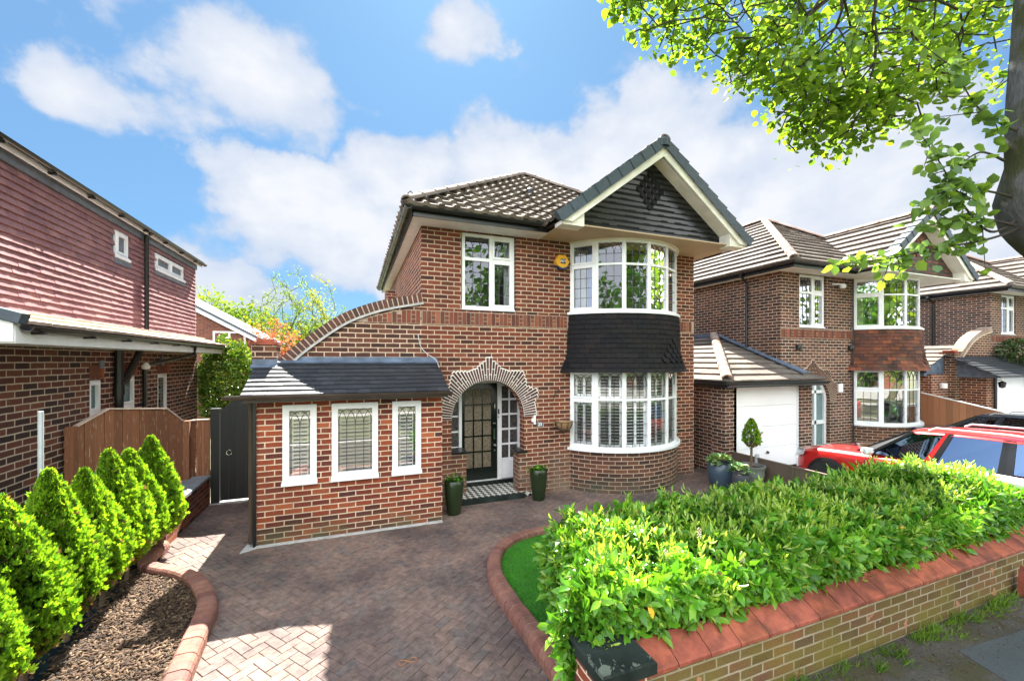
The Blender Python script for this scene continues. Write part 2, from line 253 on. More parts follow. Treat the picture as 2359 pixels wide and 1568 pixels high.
def ground_mat(name, cols, scale, specks=None, bscale=60, rough=.95, bs=.5, moss=None):
    m, N, L, B = newmat(name)
    c = ramp(N, L, noise(N, L, scale, 8, rough=.6), cols)
    if specks:
        v = N.new('ShaderNodeTexVoronoi'); v.inputs['Scale'].default_value = specks[1]; t = N.new('ShaderNodeTexCoord'); L.new(t.outputs['Object'], v.inputs['Vector'])
        c = mixc(N, L, maprange(N, L, v.outputs['Distance'], specks[2], specks[2]*.6), c, specks[0])
    c = mixc(N, L, 1.0, c, ramp(N, L, noise(N, L, 60, 5, rough=.7), [(.3, (.65, .65, .65)), (.7, (1.3, 1.3, 1.3))]), 'MULTIPLY')
    if moss: c = mixc(N, L, maprange(N, L, noise(N, L, 3.5, 7, rough=.6), .48, .6), c, moss)
    L.new(c, B.inputs['Base Color']); B.inputs['Roughness'].default_value = rough; bump(N, L, noise(N, L, bscale, 6, rough=.7), B, bs, .01)
ground_mat('earth', [(.3, (.05, .045, .03)), (.7, (.09, .10, .04))], .8); ground_mat('tarmac', [(.3, (.045, .042, .036)), (.7, (.085, .075, .06))], 2.2, ((.24, .20, .13), 30, .12), moss=(.05, .045, .018))
ground_mat('road', [(.3, (.06, .06, .062)), (.7, (.09, .09, .09))], 1.5); ground_mat('patch', [(.3, (.055, .065, .07)), (.7, (.075, .085, .09))], 3, rough=.7, bs=.2)
ground_mat('soil', [(.3, (.02, .014, .01)), (.7, (.05, .035, .025))], 6); ground_mat('lawn_green', [(.3, (.025, .12, .010)), (.7, (.05, .2, .015))], 9); plain('membrane', (.010, .020, .022), 1., .3, 6, spec=.03, bmp=.5, bscale=10)
def checker(name):
    m, N, L, B = newmat(name)
    t = N.new('ShaderNodeUVMap'); t.uv_map = 'UVMap'; mp = N.new('ShaderNodeMapping'); mp.inputs['Rotation'].default_value = (0, 0, PI/4); L.new(t.outputs[0], mp.inputs[0])
    c = N.new('ShaderNodeTexChecker'); c.inputs['Scale'].default_value = 1/.078; c.inputs['Color1'].default_value = (.72, .69, .62, 1); c.inputs['Color2'].default_value = (.015, .015, .017, 1); L.new(mp.outputs[0], c.inputs[0]); L.new(c.outputs[0], B.inputs['Base Color'])
    B.inputs['Roughness'].default_value = .35
checker('checker_tile')
M = MATS
# ------------------------------------------------------------------ mesh helpers
class MB:
    def __init__(s, off=(0, 0, 0)): s.v = []; s.f = []; s.uv = None; s.o = off; s.mi = []; s.cur = 0
    def add(s, vs, fs):
        b = len(s.v); ox, oy, oz = s.o
        s.v += [(p[0]+ox, p[1]+oy, p[2]+oz) for p in vs]; s.f += [tuple(i+b for i in f) for f in fs]; s.mi += [s.cur]*len(fs); return s
    def box(s, x0, x1, y0, y1, z0, z1, mat=None):
        vs = [(x, y, z) for x in (x0, x1) for y in (y0, y1) for z in (z0, z1)]
        if mat is not None: vs = [tuple(mat @ Vector(p)) for p in vs]
        return s.add(vs, [(0, 1, 3, 2), (4, 6, 7, 5), (0, 4, 5, 1), (2, 3, 7, 6), (0, 2, 6, 4), (1, 5, 7, 3)])
    def bbox(s, x0, x1, y0, y1, z0, z1, b=.006, mat=None):     # box with a bevelled top
        vs = [(x0, y0, z0), (x1, y0, z0), (x1, y1, z0), (x0, y1, z0), (x0, y0, z1-b), (x1, y0, z1-b), (x1, y1, z1-b), (x0, y1, z1-b), (x0+b, y0+b, z1), (x1-b, y0+b, z1), (x1-b, y1-b, z1), (x0+b, y1-b, z1)]
        if mat is not None: vs = [tuple(mat @ Vector(p)) for p in vs]
        fs = [(8, 9, 10, 11)]
        for i in range(4):
            j = (i+1) % 4; fs += [(i, j, 4+j, 4+i), (4+i, 4+j, 8+j, 8+i)]
        return s.add(vs, fs)
    def prism(s, poly, y0, y1, axis='y', mat=None):             # polygon in x,z (or x,y when axis z, or y,z when axis x)
        n = len(poly)
        mk = {'y': lambda a, b, d: (a, d, b), 'z': lambda a, b, d: (a, b, d), 'x': lambda a, b, d: (d, a, b)}[axis]
        vs = [mk(a, b, y0) for a, b in poly]+[mk(a, b, y1) for a, b in poly]
        if mat is not None: vs = [tuple(mat @ Vector(p)) for p in vs]
        return s.add(vs, [tuple(range(n)), tuple(range(2*n-1, n-1, -1))]+[(i, i+n, (i+1) % n+n, (i+1) % n) for i in range(n)])
    def bar(s, a, b, wd, ht, up=(0, 0, 1)):                     # rectangular bar from a to b
        a = Vector(a); b = Vector(b); d = (b-a).normalized(); u = Vector(up); sd = d.cross(u).normalized(); u = sd.cross(d)
        vs = []
        for p in (a, b):
            for i, j in ((-1, -1), (1, -1), (1, 1), (-1, 1)): vs.append(tuple(p+sd*(i*wd/2)+u*(j*ht/2)))
        return s.add(vs, [(0, 1, 2, 3), (7, 6, 5, 4)]+[(i, i+4, (i+1) % 4+4, (i+1) % 4) for i in range(4)])
    def tube(s, pts, rad, n=8, caps=True):
        pts = [Vector(p) for p in pts]
        if isinstance(rad, (int, float)): rad = [rad]*len(pts)
        vs = []; pr = None
        for i, p in enumerate(pts):
            d = (pts[min(i+1, len(pts)-1)]-pts[max(i-1, 0)]).normalized()
            if pr is None: sd = d.orthogonal().normalized()
            else: sd = (pr-d*pr.dot(d)).normalized()
            pr = sd; u = d.cross(sd)
            for k in range(n):
                a = 2*PI*k/n; vs.append(tuple(p+(sd*math.cos(a)+u*math.sin(a))*rad[i]))
        fs = [(i*n+k, i*n+(k+1) % n, (i+1)*n+(k+1) % n, (i+1)*n+k) for i in range(len(pts)-1) for k in range(n)]
        if caps: fs += [tuple(range(n-1, -1, -1)), tuple(range((len(pts)-1)*n, len(pts)*n))]
        return s.add(vs, fs)
    def lathe(s, prof, c=(0, 0, 0), n=32):                      # prof: (r, z)
        vs = [(c[0]+r*math.cos(2*PI*k/n), c[1]+r*math.sin(2*PI*k/n), c[2]+z) for r, z in prof for k in range(n)]
        return s.add(vs, [(i*n+k, i*n+(k+1) % n, (i+1)*n+(k+1) % n, (i+1)*n+k) for i in range(len(prof)-1) for k in range(n)])
    def build(s, name, mat, parent=None, uv=False, smooth=False, clip=None, jitter=0):
        me = bpy.data.meshes.new(name)
        vs = s.v
        me.from_pydata(vs, [], s.f)
        for m_ in (mat if isinstance(mat, (list, tuple)) else [mat]): me.materials.append(M[m_])
        if any(s.mi): me.polygons.foreach_set('material_index', s.mi)
        if clip or True:
            bm = bmesh.new(); bm.from_mesh(me)
            if clip:
                for p, nrm in clip:
                    bmesh.ops.bisect_plane(bm, geom=bm.verts[:]+bm.edges[:]+bm.faces[:], plane_co=p, plane_no=nrm, clear_outer=True)
            else: bmesh.ops.recalc_face_normals(bm, faces=bm.faces[:])
            bm.to_mesh(me); bm.free()
        if uv: boxuv(me)
        if smooth:
            me.polygons.foreach_set('use_smooth', [True]*len(me.polygons)); me.update()
            try: me.set_sharp_from_angle(angle=math.radians(40))
            except Exception: pass
        o = bpy.data.objects.new(name, me); COL.objects.link(o)
        if parent is not None: attach(o, parent)
        return o
def wpos(o):
    p = Vector((0, 0, 0))
    while o is not None: p += o.location; o = o.parent
    return p
def attach(o, parent):
    o.parent = parent; o.location = Vector(o.location)-wpos(parent)
def boxuv(me):
    uvl = me.uv_layers.new(name='UVMap'); d = uvl.data
    for p in me.polygons:
        n = p.normal
        for li in p.loop_indices:
            c = me.vertices[me.loops[li].vertex_index].co
            if abs(n.z) > .75: d[li].uv = (c.x, c.y)
            elif abs(n.x) > abs(n.y): d[li].uv = (c.y+.1, c.z)
            else: d[li].uv = (c.x, c.z)
def thing(name, label, cat, loc=(0, 0, 0), group=None):
    o = bpy.data.objects.new(name, None); COL.objects.link(o); o.location = loc; o.empty_display_size = .2
    o['label'] = label; o['category'] = cat
    if group: o['group'] = group
    return o
def tag(o, label, cat, group=None, kind=None):
    o['label'] = label; o['category'] = cat
    if group: o['group'] = group
    if kind: o['kind'] = kind
    return o
def structure(o, label, cat): o['kind'] = 'structure'; o['label'] = label; o['category'] = cat; return o
def fastmesh(name, V, F, mat, parent=None, smooth=False, mats=None, mi=None):
    me = bpy.data.meshes.new(name); V = np.asarray(V, np.float32); F = np.asarray(F, np.int32); k = F.shape[1]
    me.vertices.add(len(V)); me.vertices.foreach_set('co', V.ravel()); me.loops.add(F.size); me.loops.foreach_set('vertex_index', F.ravel())
    me.polygons.add(len(F)); me.polygons.foreach_set('loop_start', np.arange(0, F.size, k, dtype=np.int32)); me.polygons.foreach_set('loop_total', np.full(len(F), k, np.int32))
    for m_ in (mats or [mat]): me.materials.append(M[m_])
    if mi is not None: me.polygons.foreach_set('material_index', np.asarray(mi, np.int32))
    if smooth: me.polygons.foreach_set('use_smooth', np.ones(len(F), bool))
    me.update(calc_edges=True)
    o = bpy.data.objects.new(name, me); COL.objects.link(o)
    if parent is not None: attach(o, parent)
    return o
def norm(a): return a/np.maximum(np.linalg.norm(a, axis=-1, keepdims=True), 1e-9)
# leaf templates: x across, y along, z up; triangles
def T_leaf(wd=.42, fold=.12, curl=.15):
    v = [(0, 0, 0), (0, .33, .02), (0, .68, -.02), (0, 1, -curl), (-wd*.8, .30, fold), (wd*.8, .30, fold), (-wd*.85, .64, fold*.8), (wd*.85, .64, fold*.8)]
    v = [(x*.6, y, z) for x, y, z in v]
    f = [(0, 1, 4), (0, 5, 1), (1, 2, 6), (1, 6, 4), (1, 7, 2), (1, 5, 7), (2, 3, 6), (2, 7, 3)]
    return np.array(v), np.array(f)
def T_round():
    v = [(0, 0, 0), (-.36, .22, .05), (-.42, .58, .03), (0, 1, -.1), (.42, .58, .03), (.36, .22, .05), (0, .45, -.03)]
    return np.array(v), np.array([(6, 0, 1), (6, 1, 2), (6, 2, 3), (6, 3, 4), (6, 4, 5), (6, 5, 0)])
def T_fan():
    v = []; f = []
    for a, l in ((-.95, .55), (-.5, .8), (-.05, 1), (.42, .82), (.9, .6)):
        s, c = math.sin(a), math.cos(a); b = len(v); wd = .13
        v += [(-c*wd*.5, s*wd*.5+.05, 0), (c*wd*.5, -s*wd*.5+.05, 0), (s*l*.75+c*wd, c*l*.75-s*wd, .03), (s*l, c*l, .0), (s*l*.7-c*wd, c*l*.7+s*wd, -.03)]
        f += [(b, b+1, b+2), (b, b+2, b+3), (b, b+3, b+4)]
    return np.array(v), np.array(f)
def T_tri():
    return np.array([(-.22, 0, 0), (.22, .1, 0), (.3, .6, .06), (0, 1, 0), (-.3, .55, -.05)]), np.array([(0, 1, 2), (0, 2, 3), (0, 3, 4)])
def leaves(name, pos, dr, up, size, tmpl, mat, parent=None, mats=None, mi=None):
    V, F = tmpl; n = len(pos); y = norm(dr); x = norm(np.cross(y, up)); z = np.cross(x, y)
    R = np.stack([x, y, z], 1)                       # n,3(axis),3
    W = np.einsum('kj,nji->nki', V, R)*size[:, None, None]+pos[:, None, :]
    FF = (F[None]+(np.arange(n)*len(V))[:, None, None]).reshape(-1, 3)
    m_ = None if mi is None else np.repeat(mi, len(F))
    return fastmesh(name, W.reshape(-1, 3), FF, mat, parent, mats=mats, mi=m_)
def rnd(n, s=1.): return RNG.normal(size=(n, 3))*s
def grow(root_pts, att, step=.25, jit=.04, k=.25, upw=0):
    """branch graph: every attractor is joined to the nearest branch so far"""
    nodes = [np.array(p, float) for p in root_pts]; par = [-1]+list(range(len(root_pts)-1)); dep = [0.]
    for i in range(1, len(nodes)): dep.append(dep[-1]+np.linalg.norm(nodes[i]-nodes[i-1]))
    P = np.zeros((40000, 3)); D = np.zeros(40000); n = len(nodes); P[:n] = nodes; D[:n] = dep
    tips = []
    root = P[n-1].copy()
    order = np.argsort(np.linalg.norm(att-root, axis=1))
    for a in att[order]:
        d = np.linalg.norm(P[:n]-a, axis=1); j = int(np.argmin(d+k*D[:n]+upw*np.maximum(0, P[:n, 2]-a[2]+.3*d))); dd = d[j]; q = P[j].copy(); m_ = max(1, int(dd/step))
        pj = j
        for t in range(1, m_+1):
            p = q+(a-q)*t/m_
            if t < m_: p = p+RNG.normal(size=3)*jit+np.array((0, 0, .06*dd*math.sin(PI*t/m_)))
            P[n] = p; D[n] = D[pj]+dd/m_; par.append(pj); pj = n; n += 1
        tips.append(pj)
    return P[:n], np.array(par), np.array(tips)
def twigs(name, P, par, r0, mat, parent, rmin=.003, ex=.45, sides=5, fixed=None):
    n = len(P); cnt = np.ones(n)
    for i in range(n-1, 0, -1):
        if par[i] >= 0: cnt[par[i]] += cnt[i]
    r = np.maximum(rmin, r0*(cnt/cnt.max())**ex)
    if fixed is not None: r[:len(fixed)] = fixed
    idx = np.arange(1, n); a = P[par[idx]]; b = P[idx]; ra = np.minimum(r[par[idx]], r[idx]*1.35); rb = r[idx]
    if fixed is not None: ra[:len(fixed)-1] = r[par[idx]][:len(fixed)-1]
    d = norm(b-a); ref = np.where(np.abs(d[:, 2:3]) > .9, np.array([[1., 0, 0]]), np.array([[0, 0, 1.]])); x = norm(np.cross(d, ref)); y = np.cross(d, x)
    th = 2*PI*np.arange(sides)/sides; ring = x[:, None]*np.cos(th)[None, :, None]+y[:, None]*np.sin(th)[None, :, None]
    V = np.concatenate([a[:, None]+ring*ra[:, None, None], b[:, None]+ring*rb[:, None, None]], 1).reshape(-1, 3)
    k = np.arange(sides); F1 = np.stack([k, (k+1) % sides, (k+1) % sides+sides, k+sides], 1)
    F = (F1[None]+(np.arange(len(idx))*2*sides)[:, None, None]).reshape(-1, 4)
    return fastmesh(name, V, F, mat, parent, smooth=True), r
# ------------------------------------------------------------------ tiles
def roof_tiles(mb, o, u, v, Wd, Ln, gauge=.32, tw=.33, th=.03, prof='flat', lift=.035, skew=True):
    """courses of tiles on the plane through o spanned by the eaves direction u and the slope direction v"""
    o = Vector(o); u = Vector(u).normalized(); v = Vector(v).normalized(); n = u.cross(v).normalized()
    if n.z < 0: n = -n
    if prof == 'roman': cs = [(0, 0), (.10, .9), (.24, 1), (.36, .75), (.46, .1), (.62, 0), (.86, 0), (1.0, .0)]
    else: cs = [(0.01, 0), (.99, 0)]
    rows = int(Ln/gauge)+2; cols = int(Wd/tw)+3
    for j in range(rows):
        off = (j % 2)*tw*.5 if skew else 0
        for i in range(-1, cols):
            x0 = i*tw+off; jz = random.uniform(-.1, .1)*lift; js = random.uniform(-.006, .006)
            if x0+tw < -.05 or x0 > Wd+.05: continue
            amp = .035 if prof == 'roman' else 0
            F_, B_, D_ = [], [], []
            for c, h in cs:
                s = x0+c*tw
                F_.append(o+u*s+v*(j*gauge-.03+js)+n*(lift+th+jz+h*amp)); B_.append(o+u*s+v*(j*gauge+gauge)+n*(th*.35+h*amp)); D_.append(o+u*s+v*(j*gauge-.03+js)+n*(lift*.3+jz+h*amp*.6))
            k = len(cs); vs = [tuple(p) for p in D_+F_+B_]
            mb.add(vs, [(a, a+1, a+1+k, a+k) for a in range(k-1)]+[(a+k, a+1+k, a+1+2*k, a+2*k) for a in range(k-1)]+[(0, k, 2*k), (k-1, 2*k-1, 3*k-1)])
def half_round(mb, a, b, r=.10, ln=.42, n=7, squash=.8):
    a = Vector(a); b = Vector(b); d = b-a; L_ = d.length; d.normalize(); sd = d.cross(Vector((0, 0, 1))).normalized(); up = sd.cross(d)
    k = max(1, round(L_/ln))
    for i in range(k):
        p = a+d*(L_*i/k); q = a+d*(L_*(i+1)/k+.02); rr = (r*1.08, r*.96)
        vs = []
        for pt, R in ((p, rr[0]), (q, rr[1]), (p, rr[0]*.7)):
            for t in range(n): an = PI*t/(n-1); vs.append(tuple(pt+sd*(math.cos(an)*R)+up*(math.sin(an)*R*squash)))
        mb.add(vs, [(t, t+1, n+t+1, n+t) for t in range(n-1)]+[(t, t+1, 2*n+t+1, 2*n+t) for t in range(n-1)])
# ------------------------------------------------------------------ windows (local: x across, y in, z up)
def window(parent, o, ang, wd, ht, cols, split=None, lead=(3, 4), arches=True, sash=(), frame='upvc', leadmat='leading', glass='glass', sill=True, fr=.055, name='window', dep=.06, shutter=False, muntin=.022, blind=False):
    MX = Matrix.Translation(Vector(o)) @ Matrix.Rotation(ang, 4, 'Z')
    f = MB(); l = MB(); g = MB(); sh = MB()
    f.box(0, wd, 0, dep, 0, fr, MX); f.box(0, wd, 0, dep, ht-fr, ht, MX); f.box(0, fr, 0, dep, fr, ht-fr, MX); f.box(wd-fr, wd, 0, dep, fr, ht-fr, MX)
    xs = [0]+list(cols)+[wd]
    for x in cols: f.box(x-fr/2, x+fr/2, .002, dep, fr, ht-fr, MX)
    for ci in range(len(xs)-1):
        x0 = xs[ci]+(fr if ci == 0 else fr/2); x1 = xs[ci+1]-(fr if ci == len(xs)-2 else fr/2)
        zs = [fr]+([split] if split else [])+[ht-fr]
        if split: f.box(x0, x1, .003, dep, split-fr/2, split+fr/2, MX)
        for zi in range(len(zs)-1):
            z0 = zs[zi]+(fr/2 if zi else 0); z1 = zs[zi+1]-(fr/2 if zi < len(zs)-2 else 0); a0, a1 = x0, x1
            if (ci, zi) in sash or ('all' in sash):
                s = .038
                for bx in ((a0, a1, z0, z0+s), (a0, a1, z1-s, z1), (a0, a0+s, z0+s, z1-s), (a1-s, a1, z0+s, z1-s)): f.box(bx[0], bx[1], -.012, dep-.02, bx[2], bx[3], MX)
                a0 += s; a1 -= s; z0 += s; z1 -= s
            g.add([tuple(MX @ Vector(p)) for p in ((a0, .035, z0), (a1, .035, z0), (a1, .035, z1), (a0, .035, z1))], [(0, 1, 2, 3)])
            if lead:
                t = .0045; nc = lead[0]; top = (zi == len(zs)-2); nr = lead[1] if (not split or zi == 0) else 2
                wl = (a1-a0); hl = z1-z0
                def ln(p, q, w_=t): l.bar(MX @ Vector((p[0], .030, p[1])), MX @ Vector((q[0], .030, q[1])), w_*2, .006, up=MX.to_3x3() @ Vector((0, 1, 0)))
                gh = min(hl*.5, .24) if not split else hl*.52
                for i in range(1, nc): ln((a0+wl*i/nc, z0), (a0+wl*i/nc, z1-(gh if (top and arches) else 0)))
                for i in range(1, nr):
                    if top and arches and split and i == nr-1: ln((a0, z1-gh), (a1, z1-gh)); continue
                    ln((a0, z0+(hl-(gh if top and arches and not split else 0))*i/nr), (a1, z0+(hl-(gh if top and arches and not split else 0))*i/nr))
                if top and arches:
                    if not split: ln((a0, z1-gh), (a1, z1-gh))
                    cw = wl/nc
                    for i in range(nc+1):
                        for sgn in (-1, 1):
                            pts = []
                            for q in range(6):
                                tt = q/5*PI/2; px_ = a0+cw*i+sgn*cw*(1-math.cos(tt)); pz = z1-gh+gh*.97*math.sin(tt)
                                if a0-1e-4 <= px_ <= a1+1e-4: pts.append((px_, pz))
                            for q in range(len(pts)-1): ln(pts[q], pts[q+1])
            if shutter:
                s = .045
                for bx in ((a0, a0+s), (a1-s, a1)) + (((.5*(a0+a1)-s/2, .5*(a0+a1)+s/2),) if a1-a0 > .34 else ()): sh.box(bx[0], bx[1], .068, .098, z0, z1, MX)
                sh.box(a0, a1, .068, .098, z0, z0+s, MX); sh.box(a0, a1, .068, .098, z1-s, z1, MX)
                zz = z0+s+.03
                while zz < z1-s-.01:
                    sh.box(a0+s, a1-s, -.028, .028, -.004, .004, MX @ Matrix.Translation((0, .092, zz)) @ Matrix.Rotation(math.radians(-22), 4, 'X')); zz += .062
            if blind:
                zz = z0+.02
                while zz < z1-.01: sh.box(a0+.03, a1-.03, .068, .088, zz, zz+.022, MX); zz += .056
                for q in (.0, .5, 1.): sh.box(a0+.03+(a1-a0-.075)*q, a0+.045+(a1-a0-.075)*q, .066, .09, z0, z1, MX)
    if sill: f.box(-.012, wd+.012, -.04, dep, -.04, .0, MX); f.box(-.008, wd+.008, -.02, dep-.005, .0, .02, MX)
    fo = f.build(name, frame, parent)
    g.build('window_glass', glass, fo)
    if lead: l.build('leading', leadmat, fo)
    if sh.f: sh.build('shutter', 'shutter_white', fo)
    return fo
def letters(text, size, loc, rot, mat, parent, ext=.002, bold=True, name='lettering', sx=1.):
    c = bpy.data.curves.new(name, 'FONT'); c.resolution_u = 3; c.body = text; c.size = size; c.extrude = ext; c.align_x = 'CENTER'; c.align_y = 'CENTER'; c.offset = size*.02 if bold else 0
    c.materials.append(M[mat]); tmp = bpy.data.objects.new('t', c); COL.objects.link(tmp); bpy.context.view_layer.update(); me = bpy.data.meshes.new_from_object(tmp.evaluated_get(bpy.context.evaluated_depsgraph_get())); bpy.data.objects.remove(tmp); o = bpy.data.objects.new(name, me); COL.objects.link(o); o.location = loc; o.rotation_euler = rot; o.scale = (sx, 1, 1)
    if parent: attach(o, parent)
    return o
def catmull(P, n=8):
    P = [P[0]]+list(P)+[P[-1]]; out = []
    for i in range(1, len(P)-2):
        for t in range(n):
            t /= n; a, b, c, d = [np.array(q, float) for q in P[i-1:i+3]]
            out.append(tuple(.5*((2*b)+(-a+c)*t+(2*a-5*b+4*c-d)*t*t+(-a+3*b-3*c+d)*t**3)))
    out.append(tuple(P[-2])); return out
#==PART2==
# ------------------------------------------------------------------ the houses of the row
BC = (5.4, 8.14); BR = 1.59; BPH = math.asin(1.35/1.59)
def bayp(phi, r=BR): return (BC[0]+r*math.sin(phi), BC[1]-r*math.cos(phi))
def arc_ring(mb, r0, r1, z0, z1, n=24, ph=BPH):
    for i in range(n):
        a = -ph+2*ph*i/n; b = -ph+2*ph*(i+1)/n
        q = [bayp(a, r0), bayp(b, r0), bayp(b, r1), bayp(a, r1)]
        mb.add([(x, y, z0) for x, y in q]+[(x, y, z1) for x, y in q], [(0, 3, 2, 1), (4, 5, 6, 7), (3, 7, 6, 2), (1, 5, 4, 0)])
def half_gutter(mb, a, b, r=.06, n=7):
    a = Vector(a); b = Vector(b); d = (b-a).normalized(); sd = d.cross(Vector((0, 0, 1))).normalized(); vs = []
    for p in (a, b):
        for R in (r, r*.86):
            for t in range(n): an = PI+PI*t/(n-1); vs.append(tuple(p+sd*(math.cos(an)*R)+Vector((0, 0, math.sin(an)*R))))
    fs = []
    for t in range(n-1): fs += [(t, t+1, 2*n+t+1, 2*n+t), (n+t, 3*n+t, 3*n+t+1, n+t+1), (t, n+t, n+t+1, t+1), (2*n+t, 2*n+t+1, 3*n+t+1, 3*n+t)]
    fs += [(0, 2*n, 3*n, n), (n-1, 2*n-1, 4*n-1, 3*n-1)]
    mb.add(vs, fs)
def arch_ring(H, O, mort, bname='arch_brick', cx=2.33, cz=1.52, r0=.71, nb=54):
    def Lth(a):
        L_ = .255
        for s, h, w_ in ((90, .17, 13), (52, .14, 11), (26, .15, 10), (128, .14, 11), (154, .15, 10)):
            d = abs(a-s)
            if d < w_: L_ = max(L_, .255+h*(1-d/w_))
        return L_
    bk = MB(O); mo = MB(O)
    for i in range(nb):
        a0 = 180*i/nb; a1 = 180*(i+1)/nb; am = (a0+a1)/2; L_ = Lth(am); L_ = round(L_/.035)*.035
        g = .0075
        def pt(r, a, sh): return (cx+r*math.cos(a)-math.sin(a)*sh, cz+r*math.sin(a)+math.cos(a)*sh)
        A0, A1 = math.radians(a0), math.radians(a1)
        q = [pt(r0, A0, 0), pt(r0+L_+.018, A0, 0), pt(r0+L_+.018, A1, 0), pt(r0, A1, 0)]
        mo.prism(q, 7.288, 7.300)
        sp = [r0+.004, r0+L_] if L_ < .3 and i % 2 else ([r0+.004, r0+.11+(i % 2)*.1, r0+L_] if L_ > .24 else [r0+.004, r0+L_])
        if L_ < .3: sp = [r0+.004, r0+L_]
        for j in range(len(sp)-1):
            ra = sp[j]+(0 if j == 0 else .007); rb = sp[j+1]-(0 if j == len(sp)-2 else .007)
            bk.prism([pt(ra, A0, g), pt(rb, A0, g+.002), pt(rb, A1, -g-.002), pt(ra, A1, -g)], 7.280, 7.2885)
    p = bk.build('arch_surround', bname, H); mo.build('mortar_bed', mort, p); return p
def arch_wall_piece(mb, x0, x1, z1, cx, cz, r, y0, n=20):
    """brickwork above a round arch, front face and soffit of the opening"""
    for i in range(n):
        a = PI-PI*i/n; b = PI-PI*(i+1)/n
        p = (cx+r*math.cos(a), cz+r*math.sin(a)); q = (cx+r*math.cos(b), cz+r*math.sin(b))
        mb.add([(p[0], y0, p[1]), (q[0], y0, q[1]), (q[0], y0, z1), (p[0], y0, z1), (p[0], y0+.23, p[1]), (q[0], y0+.23, q[1])], [(0, 1, 2, 3), (0, 4, 5, 1)])
ARCH = [(-1.14, 2.60), (-.9, 2.84), (-.65, 3.05), (-.39, 3.25), (-.13, 3.41), (.21, 3.555), (.56, 3.66), (1.08, 3.77)]
def eaves_house(dx, dy, dz, label, st):
    O = (dx, dy, dz); H = thing('detached_house', label, 'house', (4.2+dx, 7.3+dy, dz))
    bm_, mort = st['brick'], st['mort']
    W = MB(O)
    # facade, built round its openings
    y0, y1 = 7.3, 7.42
    bx0, bx1 = 4.05, 6.75
    for a in [(1.08, 1.8, 3.53, 4.97), (2.87, bx0, 3.53, 4.97), (1.8, 2.87, 4.95, 4.97), (1.08, bx0, 2.42, 3.53), (3.04, bx0, 0, 2.42), (bx1, 7.27, 0, 4.97), (bx0, bx1, 2.42, 3.53), (1.08, 1.62, 0, 2.42)]:
        W.add([(a[0], y0, a[2]), (a[1], y0, a[2]), (a[1], y0, a[3]), (a[0], y0, a[3])], [(0, 1, 2, 3)])
    arch_wall_piece(W, 1.62, 3.04, 2.42, 2.33, 1.52, .71, y0)
    W.add([(1.62, y0, 0), (1.62, y0+.23, 0), (1.62, y0+.23, 1.52), (1.62, y0, 1.52)], [(0, 1, 2, 3)]); W.add([(3.04, y0, 0), (3.04, y0+.23, 0), (3.04, y0+.23, 1.52), (3.04, y0, 1.52)], [(0, 3, 2, 1)])
    for a in [(1.8, 2.87, 3.53, 4.95)]:
        W.add([(a[0], y0, a[2]), (a[0], y1, a[2]), (a[0], y1, a[3]), (a[0], y0, a[3])], [(0, 1, 2, 3)]); W.add([(a[1], y0, a[2]), (a[1], y1, a[2]), (a[1], y1, a[3]), (a[1], y0, a[3])], [(0, 3, 2, 1)])
        W.add([(a[0], y0, a[2]), (a[1], y0, a[2]), (a[1], y1, a[2]), (a[0], y1, a[2])], [(0, 1, 2, 3)])
    W.build('brick_wall', bm_, H, uv=True)
    W = MB(O)
    W.add([(1.08, 7.3, 0), (1.08, 14.6, 0), (1.08, 14.6, 4.97), (1.08, 7.3, 4.97)], [(0, 1, 2, 3)]); W.add([(7.27, 7.3, 0), (7.27, 14.6, 0), (7.27, 14.6, 4.97), (7.27, 7.3, 4.97)], [(3, 2, 1, 0)]); W.add([(1.08, 14.6, 0), (7.27, 14.6, 0), (7.27, 14.6, 4.97), (1.08, 14.6, 4.97)], [(3, 2, 1, 0)])
    W.build('brick_wall', st['side'], H, uv=True); W = MB(O); W.box(.80, 1.078, 12.1, 12.6, 2.0, 4.6); W.build('flue_stack', st['side'], H, uv=True)
    R = MB(O)     # rooms behind the windows
    R.box(1.2, 7.15, 10.6, 10.65, 0, 4.95); R.box(1.2, 7.15, 7.5, 10.6, 2.52, 2.6); R.box(1.14, 1.2, 7.5, 10.6, 0, 4.95); R.box(7.15, 7.2, 7.5, 10.6, 0, 4.95); R.box(3.45, 3.5, 7.5, 10.6, 0, 2.52); R.box(3.45, 3.5, 7.5, 10.6, 2.6, 4.95); R.box(3.5, 7.15, 7.5, 10.6, -.02, .12); R.box(1.2, 3.45, 8.2, 10.6, -.02, .12)
    R.build('room', 'plaster', H)
    # decorative course
    s = MB(O)
    def course(x0, x1):
        x = x0; k = 0
        while x < x1-.06:
            if k % 3 != 2: s.box(x, x+.070, 7.290, 7.2985, 3.255, 3.475); x += .08
            else:
                for q in range(3): s.box(x, x+.068, 7.290, 7.2985, 3.255+q*.076, 3.255+q*.076+.064)
                x += .08
            k += 1
    for c0, c1, m0, m1 in ((1.1, 4.0, 1.085, 4.04), (6.80, 7.25, 6.79, 7.265)):
        s = MB(O); course(c0, c1); sc_ = s.build('soldier_course', st['soldier'], H)
        m = MB(O); m.box(m0, m1, 7.2945, 7.2995, 3.24, 3.488); m.build('mortar_bed', 'mortar_dull', sc_)
    arch_ring(H, O, st['archmort'], st['archbrick'])
    # bay: brick plinth, two rows of lights, tile skirt between
    b = MB(O); arc_ring(b, BR-.1, BR, 0, .84, 30); bo = b.build('bay_plinth', 'brick_bay', H, uv=False)
    uvl = bo.data.uv_layers.new(name='UVMap').data
    for p in bo.data.polygons:
        for li in p.loop_indices:
            c = bo.data.vertices[bo.data.loops[li].vertex_index].co; a = math.atan2(c.x-dx-BC[0], -(c.y-dy-BC[1])); uvl[li].uv = (a*BR, c.z) if abs(p.normal.z) < .5 else (c.x, c.y)
    n = st['facets']
